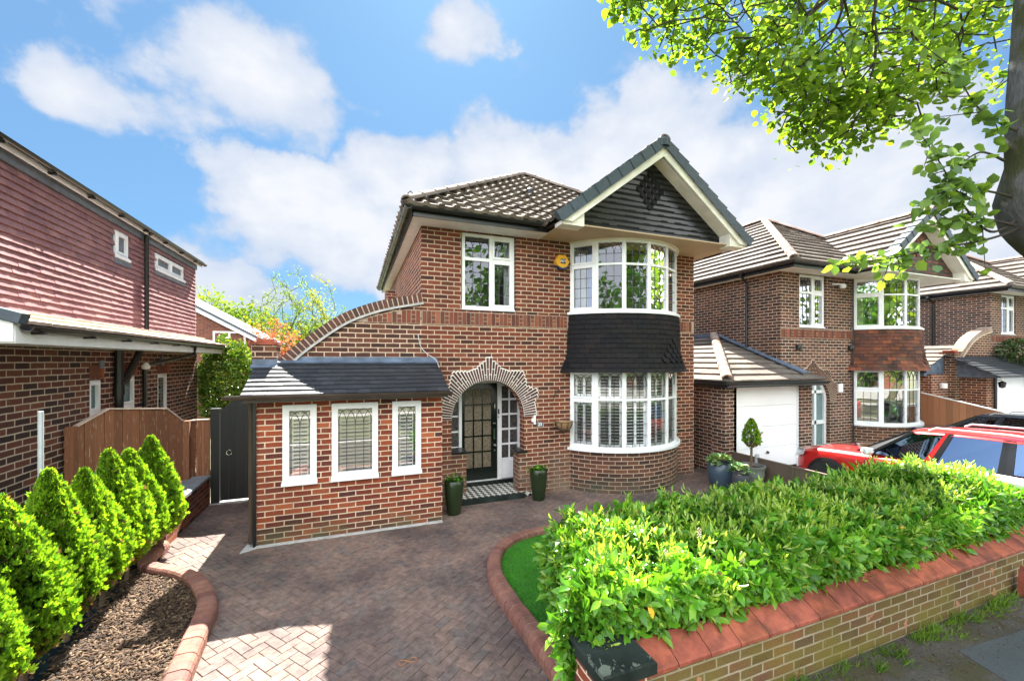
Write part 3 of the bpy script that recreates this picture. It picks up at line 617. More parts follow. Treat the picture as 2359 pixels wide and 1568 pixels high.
    for z0, z1, kind in ((.86, 2.40, 0), (3.57, 4.945, 1)):
        for i in range(n):
            a = -BPH+2*BPH*i/n; c = -BPH+2*BPH*(i+1)/n; p = bayp(a, BR+.0); q = bayp(c, BR+.0); wd = math.hypot(q[0]-p[0], q[1]-p[1]); an = math.atan2(q[1]-p[1], q[0]-p[0])
            ht = z1-z0
            window(H, (p[0]+dx, p[1]+dy, z0+dz), an, wd, ht, [], split=ht*(.63 if kind == 0 else .665), lead=(3, 4), sash=((0, 0), (0, 1)) if i == 0 else (), sill=False, fr=.042, name='bay_window',
                   shutter=(kind == 0 and st['shut']), glass=st['glass'], leadmat='leading')
        sI = MB(O); arc_ring(sI, BR-.08, BR+.06, z0-.05, z0+.0, 36, BPH+.02); arc_ring(sI, BR-.08, BR+.03, z0-.0, z0+.025, 36); sI.build('window_sill', 'upvc', H, smooth=True)
        if kind == 1: hb = MB(O); arc_ring(hb, BR-.06, BR+.035, z1-.0, z1+.03, 30); hb.build('bay_head', 'cream_paint', H, smooth=True)
    # tile skirt
    t = MB(O); rows = 12
    def rad(z): f = (3.52-z)/1.14; return BR+.035+.05*f+.11*max(0, f-.72)/.28
    for j in range(rows):
        z1 = 3.52-1.14*j/rows; z0 = z1-1.14/rows-.012; r1 = rad(z1)-.004; r0 = rad(z0)+.012
        nn = 17; PH = BPH+.045+.02*max(0, j-8)
        for i in range(-1, nn+1):
            a = -PH+2*PH*(i+.5*(j % 2))/nn+.0012; c = a+2*PH/nn-.0024; a = max(a, -PH); c = min(c, PH)
            if c-a < .01: continue
            jr = random.uniform(-.003, .004)
            fish = st['fish'] and (5 <= j <= 9) and abs((a+c)/2-.42) < .05+.055*(j-5) and True
            zz = z0-(.0 if not fish else .0)
            q = [bayp(a, r1), bayp(c, r1), bayp(a, r0+jr), bayp(c, r0+jr), bayp(a, r0-.02), bayp(c, r0-.02)]
            t.add([(*q[0], z1), (*q[1], z1), (*q[2], zz), (*q[3], zz), (*q[4], zz), (*q[5], zz)], [(0, 1, 3, 2), (2, 3, 5, 4), (0, 2, 4), (1, 5, 3)])
            if fish:
                mid = (a+c)/2; h = (c-a)*.42; rr = r0+.016
                t.add([(*bayp(mid-h, r1+.016), z1), (*bayp(mid+h, r1+.016), z1), (*bayp(mid+h, rr), z0+.03), (*bayp(mid, rr+.004), z0-.012), (*bayp(mid-h, rr), z0+.03), (*bayp(mid, r0), z0-.012), (*bayp(mid-h, r0), z0+.03), (*bayp(mid+h, r0), z0+.03)], [(0, 1, 2, 3, 4), (4, 3, 5, 6), (3, 2, 7, 5)])
    t.build('tile_skirt', st['skirt'], H)
    u = MB(O); arc_ring(u, BR-.1, BR+.02, 2.38, 3.54, 24); arc_ring(u, BR-.1, BR+.19, 2.39, 2.41, 24, BPH+.04); u.build('bay_frame', 'black_paint', H)
    # first-floor window
    window(H, (1.82+dx, 7.34+dy, 3.55+dz), 0, 1.03, 1.4, [.56], split=.93, lead=(3, 4), sash=((1, 0), (1, 1)), fr=.06, glass=st['glass'], leadmat='leading')
    # eaves, soffits
    e = MB(O); ez = 4.97
    e.box(.88, 3.36, 6.84, 7.298, ez, ez+.02); e.box(.88, 1.078, 7.30, 15.0, ez, ez+.02)
    e.build('soffit', st['soffit'], H)
    e = MB(O); e.box(3.36, 7.52, 6.28, 7.298, ez+.001, ez+.022); e.box(7.274, 7.56, 7.3, 15, ez, ez+.02); e.build('soffit', st['soffit2'], H)
    e = MB(O); e.box(.86, 3.33, 6.815, 6.84, ez-.01, ez+.15); e.box(.855, .88, 6.815, 15.02, ez-.01, ez+.15); e.build('fascia', 'black_paint', H); e = MB(O); e.box(7.56, 7.585, 6.8, 15.02, ez-.01, ez+.15); e.build('fascia', 'black_paint', H)
    e = MB(O); half_gutter(e, (.76, 6.75, ez+.14), (3.40, 6.75, ez+.12), .065); half_gutter(e, (.79, 6.70, ez+.13), (.79, 15.05, ez+.13), .065); half_gutter(e, (7.65, 6.4, ez+.13), (7.65, 15.05, ez+.13), .065)
    for yy in np.arange(7.2, 15, .9): e.tube([(.79, yy, ez+.13), (.79, yy+.05, ez+.13)], .072, 8)
    half_gutter(e, (3.40, 6.75, ez+.12), (3.30, 6.2, ez+.12), .06)
    e.build('gutter', 'black_plastic', H, smooth=True)
    # main hip roof
    ap = Vector((4.15, 10.1, 7.49)); ap2 = Vector((4.15, 11.75, 7.49)); E0 = Vector((.76, 6.72, 5.09)); E1 = Vector((7.68, 6.72, 5.09)); E2 = Vector((.76, 15.08, 5.09)); E3 = Vector((7.68, 15.08, 5.09)); Ov = Vector(O)
    pitch = math.atan2(ap.z-E0.z, ap.y-E0.y); pf = (0, math.cos(pitch), math.sin(pitch)); rt = MB()
    kw = dict(prof='roman', gauge=.30, tw=.25, th=.02, lift=.055, skew=False) if st['roof'] == 'weathered_tile' else dict(prof='flat', gauge=.33, tw=.38, th=.03, lift=.045)
    def clipn(a, b, inside):     # vertical plane through a,b keeping the side of 'inside'
        a = Vector(a)+Ov; b = Vector(b)+Ov; nn = (b-a).cross(Vector((0, 0, 1))).normalized(); i = Vector(inside)+Ov
        if nn.dot(i-a) > 0: nn = -nn
        return (a, nn)
    def plane(u, o, v, wd, ln, clips, name='roof_tiles', mt=None):
        r = MB(); roof_tiles(r, Vector(o)+Ov, u, v, wd, ln, **kw); return r.build(name, mt or st['roof'], None, clip=clips)
    slp = (ap-E0).length
    cen = (4.15, 10.9, 0)
    roof = plane((1, 0, 0), E0, pf, 7.1, 4.3, [clipn(E0, ap, (4, 7.5, 0)), clipn(E1, ap, (4, 7.5, 0))], 'roof'); attach(roof, H)
    sp = math.atan2(2.46, 4.15-.66); left = plane((0, -1, 0), E2, (math.cos(sp), 0, math.sin(sp)), 8.45, 4.5, [clipn(E0, ap, (1, 10, 0)), clipn(E2, ap2, (1, 10, 0)), (Vector((4.15, 0, 0))+Ov, Vector((1, 0, 0)))], 'roof'); attach(left, H)
    u = MB(O); d = .03; u.add([tuple(p-Vector((0, 0, d))) for p in (E0, E1, E3, E2, ap, ap2)], [(0, 1, 4), (1, 2, 5, 4), (2, 3, 5), (3, 0, 4, 5), (0, 3, 2, 1)]); u.build('roof_underlay', 'black_paint', roof)
    h = MB(O)
    for a, b in ((E0, ap), (E1, ap), (ap, ap2), (E2, ap2), (E3, ap2)): half_round(h, a+Vector((0, 0, .07)), b+Vector((0, 0, .07)), .105)
    h.build('hip_tiles', st['hip'], roof, smooth=True)
    # gable over the bay
    G0, G1, GA = Vector((3.22, 6.2, 5.04)), Vector((7.62, 6.2, 5.04)), Vector((5.42, 6.2, 6.72)); gs = math.atan2(GA.z-G0.z, GA.x-G0.x); back = 3.1; gl = (GA-G0).length
    r = MB(); roof_tiles(r, Vector((3.22, 6.2+back, 5.02))+Ov, (0, -1, 0), (math.cos(gs), 0, math.sin(gs)), back+.0, gl, **kw); g1 = r.build('gable_roof', st['roof'], None, clip=[(Vector((5.42, 0, 0))+Ov, Vector((1, 0, 0))), (Vector((0, 6.2, 0))+Ov, Vector((0, -1, 0))), (Vector((0, 6.2+back, 0))+Ov, Vector((0, 1, 0)))]); attach(g1, H)
    r = MB(); roof_tiles(r, Vector((7.62, 6.2, 5.02))+Ov, (0, 1, 0), (-math.cos(gs), 0, math.sin(gs)), back+.0, gl, **kw); g2 = r.build('gable_roof', st['roof'], None, clip=[(Vector((5.42, 0, 0))+Ov, Vector((-1, 0, 0))), (Vector((0, 6.2, 0))+Ov, Vector((0, -1, 0)))]); attach(g2, H)
    u = MB(O); u.prism([(3.26, 5.02), (7.58, 5.02), (5.42, 6.66)], 6.46, 9.4); u.build('gable_core', 'black_paint', g1)
    h = MB(O); half_round(h, (5.42, 6.12, 6.74), (5.42, 9.4, 6.74), .11); h.build('ridge_tiles', st['hip'], g1, smooth=True)
    # verge tiles wrapping over the gable edge
    vt = MB(O); k = 9
    for s_, gx in ((1, G0), (-1, G1)):
        dirv = (GA-gx).normalized(); nrm = Vector((-dirv.z*s_, 0, dirv.x*s_)); nrm = nrm if nrm.z > 0 else -nrm
        for i in range(k):
            a = gx+dirv*(gl*i/k-.03); b = gx+dirv*(gl*(i+1)/k+.01); t0, t1 = .10, .075
            def q(p, yy, hh): return tuple(Vector((p.x, yy, p.z))+nrm*hh)
            vs = [q(a, 6.12, -.10), q(a, 6.12, t0), q(a, 6.34, t0), q(a, 6.34, t0-.04), q(b, 6.135, -.10), q(b, 6.135, t1), q(b, 6.34, t1), q(b, 6.34, t1-.04)]
            vt.add(vs, [(0, 1, 5, 4), (1, 2, 6, 5), (2, 3, 7, 6), (0, 3, 2, 1), (4, 5, 6, 7)])
    vt.lathe([(.12, -.1), (.13, 0), (.12, .05), (.0, .06)], (5.42, 6.2, 6.72), 14)
    vt.build('verge_tiles', st['verge'], g1)
    bb = MB(O)
    for s_, gx in ((1, G0), (-1, G1)):
        bb.prism([(gx.x+s_*.05, gx.z-.06), (gx.x+s_*.25, gx.z-.06), (5.42, GA.z-.28), (5.42, GA.z-.10), (gx.x+s_*.05, gx.z-.03)], 6.165, 6.20)
        # underside of the overhang
        bb.add([(gx.x+s_*.24, 6.20, gx.z-.05), (5.42, 6.20, GA.z-.30), (5.42, 6.47, GA.z-.30), (gx.x+s_*.24, 6.47, gx.z-.05)], [(0, 1, 2, 3)])
        x0, x1 = sorted((gx.x+s_*.06, gx.x+s_*.50)); bb.prism([(x0, 4.93), (x1, 4.93), (x1, 5.02+(.0 if s_ == 1 else .0)), (x1, 5.18) if s_ == 1 else (x1, 5.0), (x0, 5.0) if s_ == 1 else (x0, 5.18)], 6.205, 6.46)
    bb.build('bargeboard', st['barge'], H)
    gt = MB()
    for j in range(18):
        z0 = 4.99+j*.105
        for i in range(-1, 26):
            x0 = 3.3+i*.17+(j % 2)*.085; yj = random.uniform(-.003, .003)
            gt.add([(x0+.0015+dx, 6.455+dy+yj, z0+dz), (x0+.1685+dx, 6.455+dy+yj, z0+dz), (x0+.1685+dx, 6.468+dy, z0+.11+dz), (x0+.0015+dx, 6.468+dy, z0+.11+dz), (x0+dx, 6.47+dy, z0+dz), (x0+.17+dx, 6.47+dy, z0+dz)], [(0, 1, 2, 3), (0, 4, 5, 1)])
            if st['fish'] and abs(x0+.085-5.3)/.36+abs(z0-5.85)/.42 < 1:
                gt.add([(x0+.02+dx, 6.452+dy, z0+.10+dz), (x0+.15+dx, 6.452+dy, z0+.10+dz), (x0+.15+dx, 6.438+dy, z0+.03+dz), (x0+.085+dx, 6.436+dy, z0-.02+dz), (x0+.02+dx, 6.438+dy, z0+.03+dz)], [(0, 1, 2, 3, 4)])
    n1 = Vector((-math.sin(gs), 0, math.cos(gs)))
    gt.build('gable_tiles', st['gable'], H, clip=[(Vector((3.52, 6, 5.04))+Ov, n1), (Vector((7.32, 6, 5.04))+Ov, Vector((-n1.x, 0, n1.z)))])
    return H
def door_recess(H, O, st):
    dx, dy, dz = O
    m = MB(O); m.box(1.5, 3.3, 8.1, 8.2, .0, 2.5); m.box(1.5, 1.55, 7.54, 8.1, 0, 2.5); m.box(3.25, 3.3, 7.54, 8.1, 0, 2.5); m.box(1.55, 3.25, 7.54, 8.1, 2.32, 2.4); m.build('porch_lining', 'white_paint', H)
    m = MB(O)    # white joinery: frame, mullion, side light
    for b in ((1.55, 3.25, 8.03, 8.09, 2.14, 2.318), (2.74, 2.83, 8.0, 8.09, .14, 2.14), (1.93, 1.99, 8.02, 8.09, .14, 2.14), (3.20, 3.25, 8.03, 8.09, .14, 2.14), (2.83, 3.20, 8.045, 8.09, .14, .55)): m.box(*b)
    for z in (.55, .86, 1.17, 1.48, 1.79, 2.09): m.box(2.83, 3.20, 8.048, 8.088, z-.02, z+.02); m.box(1.55, 1.93, 8.05, 8.088, z-.015, z+.015)
    m.box(3.0, 3.03, 8.05, 8.086, .55, 2.1); m.box(3.245, 3.25, 7.6, 8.03, .14, 2.3)
    j = m.build('door_frame', 'white_paint', H)
    g = MB(O); g.box(2.84, 3.19, 8.062, 8.07, .56, 2.1); g.build('side_light', 'frosted_grey', j); g = MB(O); g.box(1.56, 1.92, 8.062, 8.07, .86, 2.1); g.build('side_light', 'frosted_grey', j)
    s = MB(O); s.box(2.745, 2.775, 7.985, 7.998, 1.50, 1.60); s.box(2.752, 2.768, 7.985, 7.998, 1.42, 1.45); s.build('doorbell', 'black_plastic', j)
    d = MB(O); x0, x1 = 1.99, 2.74; zs = [.20, .52, .84, 1.16, 1.48, 1.80, 2.13]
    d.box(x0, x1, 8.03, 8.08, .17, .42); d.box(x0, x1, 8.03, 8.08, 2.02, 2.14); d.box(x0, x0+.06, 8.03, 8.08, .42, 2.02); d.box(x1-.13, x1, 8.03, 8.08, .42, 2.02)
    gx = [x0+.06+(x1-.13-x0-.06)*i/3 for i in range(4)]; gz = [.42+1.6*i/5 for i in range(6)]
    for x in gx[1:3]: d.box(x-.012, x+.012, 8.033, 8.078, .42, 2.02)
    for z in gz[1:5]: d.box(x0+.06, x1-.13, 8.035, 8.076, z-.013, z+.013)
    dd = d.build('front_door', 'door_green', H)
    g = MB(O); g.box(x0+.05, x1-.12, 8.052, 8.06, .41, 2.03); g.build('obscured_glass', 'frosted_glass', dd)
    c = MB(O); xx = x1-.065
    c.box(xx-.018, xx+.018, 8.018, 8.03, .98, 1.20); c.lathe([(.0, 0), (.03, 0), (.03, .02), (0, .02)], (xx, 8.02, 1.30), 12); c.lathe([(.0, -.03), (.025, -.02), (.03, 0), (.025, .02), (0, .03)], (xx, 7.985, .86), 14); c.tube([(xx, 8.03, .86), (xx, 7.99, .86)], .012); c.lathe([(0, 0), (.016, 0), (.016, .03), (0, .03)], (xx, 8.015, .74), 10)
    c.tube([(xx, 8.02, 1.6), (xx, 7.99, 1.62), (xx, 7.99, 1.70), (xx, 8.02, 1.72)], .009)
    c.build('door_furniture', 'chrome', dd, smooth=True)
    c = MB(O); c.box(1.93, 3.2, 7.96, 8.045, .03, .15); c.build('doorstep', 'door_green', H)
    c = MB(O); c.box(1.98, 2.76, 7.985, 8.03, .152, .166); c.build('threshold', 'sign_white', H)
    f = MB(O); f.box(1.56, 3.24, 7.24, 7.96, .0, .075); f.build('porch_floor', 'checker_tile', H, uv=True)
    f = MB(O); f.box(1.66, 3.0, 7.15, 7.238, .0, .08); f.build('porch_step', 'dark_slab', H)
    b = MB(O); b.box(1.552, 1.98, 7.62, 8.02, .075, .82); b.build('porch_plinth', 'brick_main', H, uv=True); b = MB(O); b.box(2.93, 3.038, 7.303, 7.60, .0, .82); b.build('porch_plinth', 'brick_main', H, uv=True)
    b = MB(O); b.box(1.55, 2.0, 7.60, 8.03, .82, .86); b.build('porch_sill', 'black_paint', H); b = MB(O); b.box(2.90, 3.10, 7.27, 7.62, .82, .86); b.build('porch_sill', 'black_paint', H)

S1 = dict(brick='brick_main', side='brick_main', mort='mortar', archmort='mortar_white', archbrick='arch_brick', soldier='soldier_brick', facets=6, shut=True, glass='glass', skirt='black_tile', fish=True, roof='weathered_tile', hip='hip_tile', verge='verge_tile', barge='cream_paint', soffit='white_paint', soffit2='soffit_wood', gable='black_tile')
S2 = dict(S1, brick='brick_brown', side='brick_brown', archmort='mortar', archbrick='coping_brick', facets=5, shut=False, skirt='rust_tile', gable='rust_tile', roof='concrete_tile', hip='hip_tile_pale', barge='cream_paint', soffit='cream_paint', soffit2='cream_paint', glass='glass_bright')
H1 = eaves_house(0, 0, 0, 'red brick house with black tile-hung gable and curved bays, checkered porch under brick sunburst arch', S1)
door_recess(H1, (0, 0, 0), S1)
v = MB(); v.lathe([(.0, .0), (.07, 0), (.075, .09), (.05, .12), (0, .13)], (3.62, 8.35, 6.30), 12); v.build('roof_vent', 'iron', H1, smooth=True)
v = MB(); v.tube([(.80, 6.72, 5.18), (.78, 6.70, 5.27), (.82, 6.70, 5.31), (.86, 6.70, 5.27)], .009); v.tube([(.72, 6.74, 5.12), (.69, 6.74, 5.18), (.73, 6.74, 5.22)], .008); v.build('roof_hook', 'iron', H1)
# single-storey wing with arched parapet, in front and to the side of the first house
def parapet(H, O, pier=True, bmat='brick_arch', cmat='coping_brick', mort='mortar'):
    w_ = MB(O); crv = [(x, z-.17) for x, z in ARCH]
    w_.prism([(-1.14, 2.0)]+crv[:1]+crv[1:]+[(1.078, 2.0)], 7.3, 7.55); w_.build('parapet_wall', bmat, H, uv=True)
    c = MB(O); mo = MB(O); pts = catmull(ARCH, 6); P = [Vector((p[0], 0, p[1])) for p in pts]
    L_ = [0]
    for i in range(1, len(P)): L_.append(L_[-1]+(P[i]-P[i-1]).length)
    n = int(L_[-1]/.083)
    def at(s):
        i = max(1, next((k for k in range(1, len(L_)) if L_[k] >= s), len(L_)-1)); t = (s-L_[i-1])/(L_[i]-L_[i-1]); return P[i-1].lerp(P[i], t), (P[i]-P[i-1]).normalized()
    for i in range(n):
        p, d = at((i+.5)*L_[-1]/n); nr = Vector((-d.z, 0, d.x)); hw = .033
        q = [p-d*hw, p+d*hw, p+d*hw-nr*.145, p-d*hw-nr*.145]; c.prism([(a.x, a.z) for a in q], 7.262, 7.58)
    for i in range(40):
        p, d = at(i*L_[-1]/40); p2, d2 = at(min(L_[-1], (i+1)*L_[-1]/40)); nr = Vector((-d.z, 0, d.x)); n2_ = Vector((-d2.z, 0, d2.x))
        q = [p-nr*.008, p2-n2_*.008, p2-n2_*.15, p-nr*.15]; mo.prism([(a.x, a.z) for a in q], 7.27, 7.57)
        
    co_ = c.build('parapet_coping', cmat, H); mo.build('mortar_bed', mort, co_)
    l_ = MB(O)
    for i in range(40):
        p, d = at(i*L_[-1]/40); p2, d2 = at(min(L_[-1], (i+1)*L_[-1]/40)); nr = Vector((-d.z, 0, d.x)); n2_ = Vector((-d2.z, 0, d2.x))
        q = [p-nr*.152, p2-n2_*.152, p2-n2_*.185, p-nr*.185]; l_.prism([(a.x, a.z) for a in q], 7.255, 7.30)
    l_.build('drip_strip', 'pale_concrete' if O[0] == 0 else 'mortar', H)
    if pier:
        q = MB(O); q.box(-1.47, -1.142, 7.2, 7.56, 0, 2.84); q.build('parapet_pier', bmat, H, uv=True)
        q = MB(O); q.box(-1.50, -1.12, 7.17, 7.59, 2.84, 2.88); q.box(-1.42, -1.18, 7.24, 7.52, 2.88, 2.93); q.build('pier_cap', 'capping', H)
parapet(H1, (0, 0, 0))
s = MB()
def course2():
    x = -.45; k = 0
    while x < 1.03:
        zt = np.interp(x, [a for a, _ in ARCH], [b for _, b in ARCH])-.2
        if zt > 3.5-.0 or k % 3 == 2:
            if k % 3 != 2: s.box(x, x+.068, 7.290, 7.2985, 3.255, min(3.475, zt-.03))
            else:
                for q in range(3):
                    if 3.255+q*.076+.064 < zt-.02: s.box(x, x+.068, 7.290, 7.2985, 3.255+q*.076, 3.255+q*.076+.064)
        elif zt > 3.32: s.box(x, x+.068, 7.290, 7.2985, 3.255, min(3.475, zt-.03))
        x += .08; k += 1
course2(); sc2 = s.build('soldier_course', 'soldier_brick', H1); s = MB(); s.prism([(.0, 3.245), (1.07, 3.245), (1.07, 3.488), (.85, 3.488), (.56, 3.44), (.21, 3.335), (.0, 3.26)], 7.2945, 7.2995); s.build('mortar_bed', 'mortar_dull', sc2)
e = MB()
XW = [(-.97, -.53, .86, 1.965), (-.33, .32, .86, 1.965), (.53, .97, .86, 1.965)]
z_ = [0, .86, 1.965, 2.06]; xs = [-1.29, -.97, -.53, -.33, .32, .53, .97, 1.31]
e.add([(-1.29, 6.6, 0), (1.31, 6.6, 0), (1.31, 6.6, .86), (-1.29, 6.6, .86)], [(0, 1, 2, 3)]); e.add([(-1.29, 6.6, 1.965), (1.31, 6.6, 1.965), (1.31, 6.6, 2.06), (-1.29, 6.6, 2.06)], [(0, 1, 2, 3)])
for a, b in ((-1.29, -.97), (-.53, -.33), (.32, .53), (.97, 1.31)): e.add([(a, 6.6, .86), (b, 6.6, .86), (b, 6.6, 1.965), (a, 6.6, 1.965)], [(0, 1, 2, 3)])
for a, b, c, d in XW:
    e.add([(a, 6.6, c), (a, 6.72, c), (a, 6.72, d), (a, 6.6, d)], [(0, 1, 2, 3)]); e.add([(b, 6.6, c), (b, 6.72, c), (b, 6.72, d), (b, 6.6, d)], [(3, 2, 1, 0)])
e.add([(-1.29, 6.6, 0), (-1.29, 7.2, 0), (-1.29, 7.2, 2.4), (-1.29, 6.6, 2.06)], [(0, 1, 2, 3)]); e.add([(1.31, 6.6, 0), (1.31, 7.298, 0), (1.31, 7.298, 2.4), (1.31, 6.6, 2.06)], [(3, 2, 1, 0)])
e.add([(-1.45, 7.56, 0), (-1.45, 13, 0), (-1.45, 13, 2.1), (-1.45, 7.56, 2.1)], [(0, 1, 2, 3)])
e.build('wing_wall', 'brick_ext', H1, uv=True)
e = MB(); e.box(-1.2, 1.2, 8.8, 8.85, 0, 2.3); e.box(-1.25, -1.2, 6.75, 8.8, 0, 2.1); e.box(1.2, 1.25, 6.75, 8.8, 0, 2.1); e.box(-1.2, 1.2, 6.7, 8.8, 2.05, 2.08); e.box(-1.2, 1.2, 6.7, 8.8, 0, .1); e.build('room', 'plaster', H1)
for i, (a, b, c, d) in enumerate(XW):
    window(H1, (a, 6.575, c), 0, b-a, d-c, [], lead=((2, 6), (4, 6), (2, 6))[i], fr=.085, glass='glass_bright', leadmat='leading', blind=True)
r = MB(); ws = math.atan2(.44, .97); roof_tiles(r, (-1.45, 6.33, 2.13), (1, 0, 0), (0, math.cos(ws), math.sin(ws)), 2.85, 1.05, gauge=.135, tw=.165, th=.014, lift=.014)
ro = r.build('wing_roof', 'black_roof_tile', None, clip=[(Vector((-1.42, 0, 0)), Vector((-1, 0, 0))), (Vector((1.37, 6.33, 2.13)), Vector((1, .02, 0))), (Vector((0, 7.25, 0)), Vector((0, 1, 0)))]); attach(ro, H1)
u = MB(); u.prism([(6.36, 2.06), (7.29, 2.06), (7.29, 2.55), (6.36, 2.12)], -1.38, 1.34, 'x'); u.build('roof_core', 'black_paint', ro)
u = MB(); u.bar((-1.13, 7.24, 2.585), (1.36, 7.24, 2.585), .12, .02, up=(0, -.45, 1)); u.box(-1.13, 1.36, 7.285, 7.297, 2.55, 2.66); u.box(-1.46, -1.13, 7.178, 7.19, 2.42, 2.62); u.bar((-1.47, 7.14, 2.515), (-1.12, 7.14, 2.515), .12, .02, up=(0, -.45, 1)); u.build('flashing', 'blue_flashing', ro)
u = MB(); u.box(-1.40, 1.35, 6.34, 6.375, 2.03, 2.145); u.box(-1.40, 1.35, 6.375, 6.598, 2.03, 2.045); u.build('fascia', 'brown_plastic', H1)
u = MB(); half_gutter(u, (-1.60, 6.27, 2.135), (1.40, 6.27, 2.125), .06); u.tube([(-1.36, 6.55, 2.08), (-1.36, 6.62, 1.95), (-1.36, 6.62, .05)], .034); u.build('gutter', 'brown_plastic', H1, smooth=True)
u = MB(); u.box(-1.33, -1.295, 6.57, 6.6, 0, 2.03); u.build('trim_board', 'black_paint', H1)
u = MB(); u.bar((-1.30, 6.575, .005), (1.31, 6.575, .005), .05, .03); u.prism([(-1.46, 6.45), (-1.25, 6.56), (-1.25, 6.75), (-1.42, 6.75)], -.01, .012, 'z'); u.build('footing', 'pale_concrete', H1)
cb = MB(); cb.tube(catmull([(1.02, 7.27, 3.05), (1.06, 7.24, 2.85), (1.16, 7.2, 2.72), (1.3, 7.15, 2.62), (1.33, 6.95, 2.48)], 6), .007, 5); tag(cb.build('loose_cable', 'post_grey'), 'thin grey cable hanging loose from the curved brick parapet onto the dark lean-to roof', 'cable')

# second and third houses
H2 = eaves_house(9.2, .12, -.05, 'brown brick house with rust tiled gable, white garage door and pale tiled roof', S2)
H3 = eaves_house(19.7, .1, .0, 'brown brick house beyond the neighbour, with curved parapet and pale garage door', dict(S2, facets=4))
def upvc_door(H, O):
    m = MB(O); m.box(1.62, 3.04, 7.45, 7.5, 0.1, 2.3); 
    n = m.build('porch_glazing', 'frosted_aqua', H)
    f = MB(O)
    for b in ((1.62, 1.70, 0, 2.2), (2.96, 3.04, 0, 2.0), (2.05, 2.13, 0, 2.2), (2.55, 2.63, 0, 2.2), (1.7, 2.96, .9, 1.0), (1.7, 2.96, 1.75, 1.83), (1.7, 2.96, 0, .12)): f.box(b[0], b[1], 7.40, 7.45, b[2], b[3])
    f.build('door_frame', 'upvc', H)
    f = MB(O)
    for i in range(20):
        a = PI-PI*i/20; b = PI-PI*(i+1)/20; q = [(2.33+r*math.cos(t), 1.52+r*math.sin(t)) for r, t in ((.71, a), (.71, b), (.63, b), (.63, a))]; f.prism(q, 7.39, 7.46)
    f.build('arched_frame', 'upvc', H)
upvc_door(H2, (9.2, .12, -.05)); upvc_door(H3, (19.7, .1, 0))
# garage of the second house
O2 = (0, 0, 0)
g = MB(); g.add([(7.98, 6.84, 0), (8.06, 6.84, 0), (8.06, 6.84, 2.02), (7.98, 6.84, 2.02)], [(0, 1, 2, 3)]); g.box(7.70, 8.055, 6.84, 7.2, 0, 2.04); g.box(10.18, 10.60, 6.84, 7.2, 0, 2.04); g.box(7.78, 7.95, 7.2, 12.5, 0, 2.04); g.build('garage_wall', 'brick_brown', H2, uv=True)
g = MB()
for k in range(4): g.bbox(8.06, 10.175, 6.93, 6.98, .05+k*.495, .05+k*.495+.49, .0)
gd = g.build('garage_door', 'white_door', H2); g = MB(); g.tube([(9.15, 6.93, .42), (9.15, 6.89, .42)], .03); g.box(9.08, 9.15, 6.885, 6.90, .41, .43); g.build('door_handle', 'black_plastic', gd)
g = MB(); g.box(8.055, 8.075, 6.88, 6.93, 0, 2.03); g.box(10.165, 10.18, 6.88, 6.93, 0, 2.03); g.build('door_frame', 'upvc', gd)
A = Vector((7.50, 6.60, 2.14)); Bp = Vector((10.25, 9.5, 3.32)); gp = math.atan2(1.18, 2.9); gp2 = math.atan2(1.18, 2.75)
r = MB(); roof_tiles(r, A, (1, 0, 0), (0, math.cos(gp), math.sin(gp)), 3.3, 3.3, gauge=.33, tw=.38, th=.02, lift=.03)
def vclip(a, b, inside):
    nn = (Vector(b)-Vector(a)).cross(Vector((0, 0, 1))).normalized()
    return (Vector(a), -nn if nn.dot(Vector(inside)-Vector(a)) > 0 else nn)
gr = r.build('garage_roof', 'concrete_tile', None, clip=[vclip(A, Bp, (9.5, 7, 0)), (Vector((10.70, 0, 0)), Vector((1, 0, 0))), (Vector((0, 9.5, 0)), Vector((0, 1, 0)))]); attach(gr, H2)
r = MB(); roof_tiles(r, (7.5, 13.5, 2.14), (0, -1, 0), (math.cos(gp2), 0, math.sin(gp2)), 7, 3.1, gauge=.33, tw=.38, th=.02, lift=.03)
g2_ = r.build('garage_roof', 'concrete_tile', None, clip=[vclip(A, Bp, (8, 9, 0)), (Vector((10.25, 0, 0)), Vector((1, 0, 0)))]); attach(g2_, H2)
h = MB(); half_round(h, A+Vector((0, 0, .07)), Bp+Vector((0, 0, .07)), .11); h.build('hip_tiles', 'hip_tile_pale', gr, smooth=True)
h = MB(); h.add([(7.5, 6.6, 2.11), (10.7, 6.6, 2.11), (10.7, 9.5, 3.29), (10.25, 9.5, 3.29), (10.25, 13.5, 3.29), (7.5, 13.5, 2.11)], [(0, 1, 2, 3), (0, 3, 4, 5), (0, 5, 4, 1)]); h.build('roof_underlay', 'black_paint', gr)
h = MB(); h.bar((10.24, 6.75, 2.30), (10.24, 9.5, 3.44), .14, .03, up=(-.3, -.3, 1)); h.box(10.15, 10.27, 9.5, 13.5, 3.32, 3.42); h.build('flashing', 'blue_flashing', gr)
h = MB(); h.box(7.52, 10.66, 6.60, 6.63, 2.0, 2.12); h.box(7.50, 7.53, 6.60, 13.4, 2.0, 2.12); half_gutter(h, (7.42, 6.53, 2.10), (10.7, 6.53, 2.10), .06); half_gutter(h, (7.44, 6.5, 2.10), (7.44, 13, 2.10), .06); h.box(7.5, 10.66, 6.63, 6.84, 2.03, 2.05); h.build('gutter', 'black_plastic', H2, smooth=True)
h = MB(); h.tube([(10.0, 8.35, 5.05), (10.0, 8.35, 4.95), (10.22, 8.35, 4.75), (10.22, 8.35, 2.95)], .036); h.build('downpipe', 'black_plastic', H2, smooth=True); h = MB(); h.tube([(13.12, 7.35, 4.9), (13.12, 7.35, .1)], .02); h.build('downpipe', 'black_plastic', H2, smooth=True)
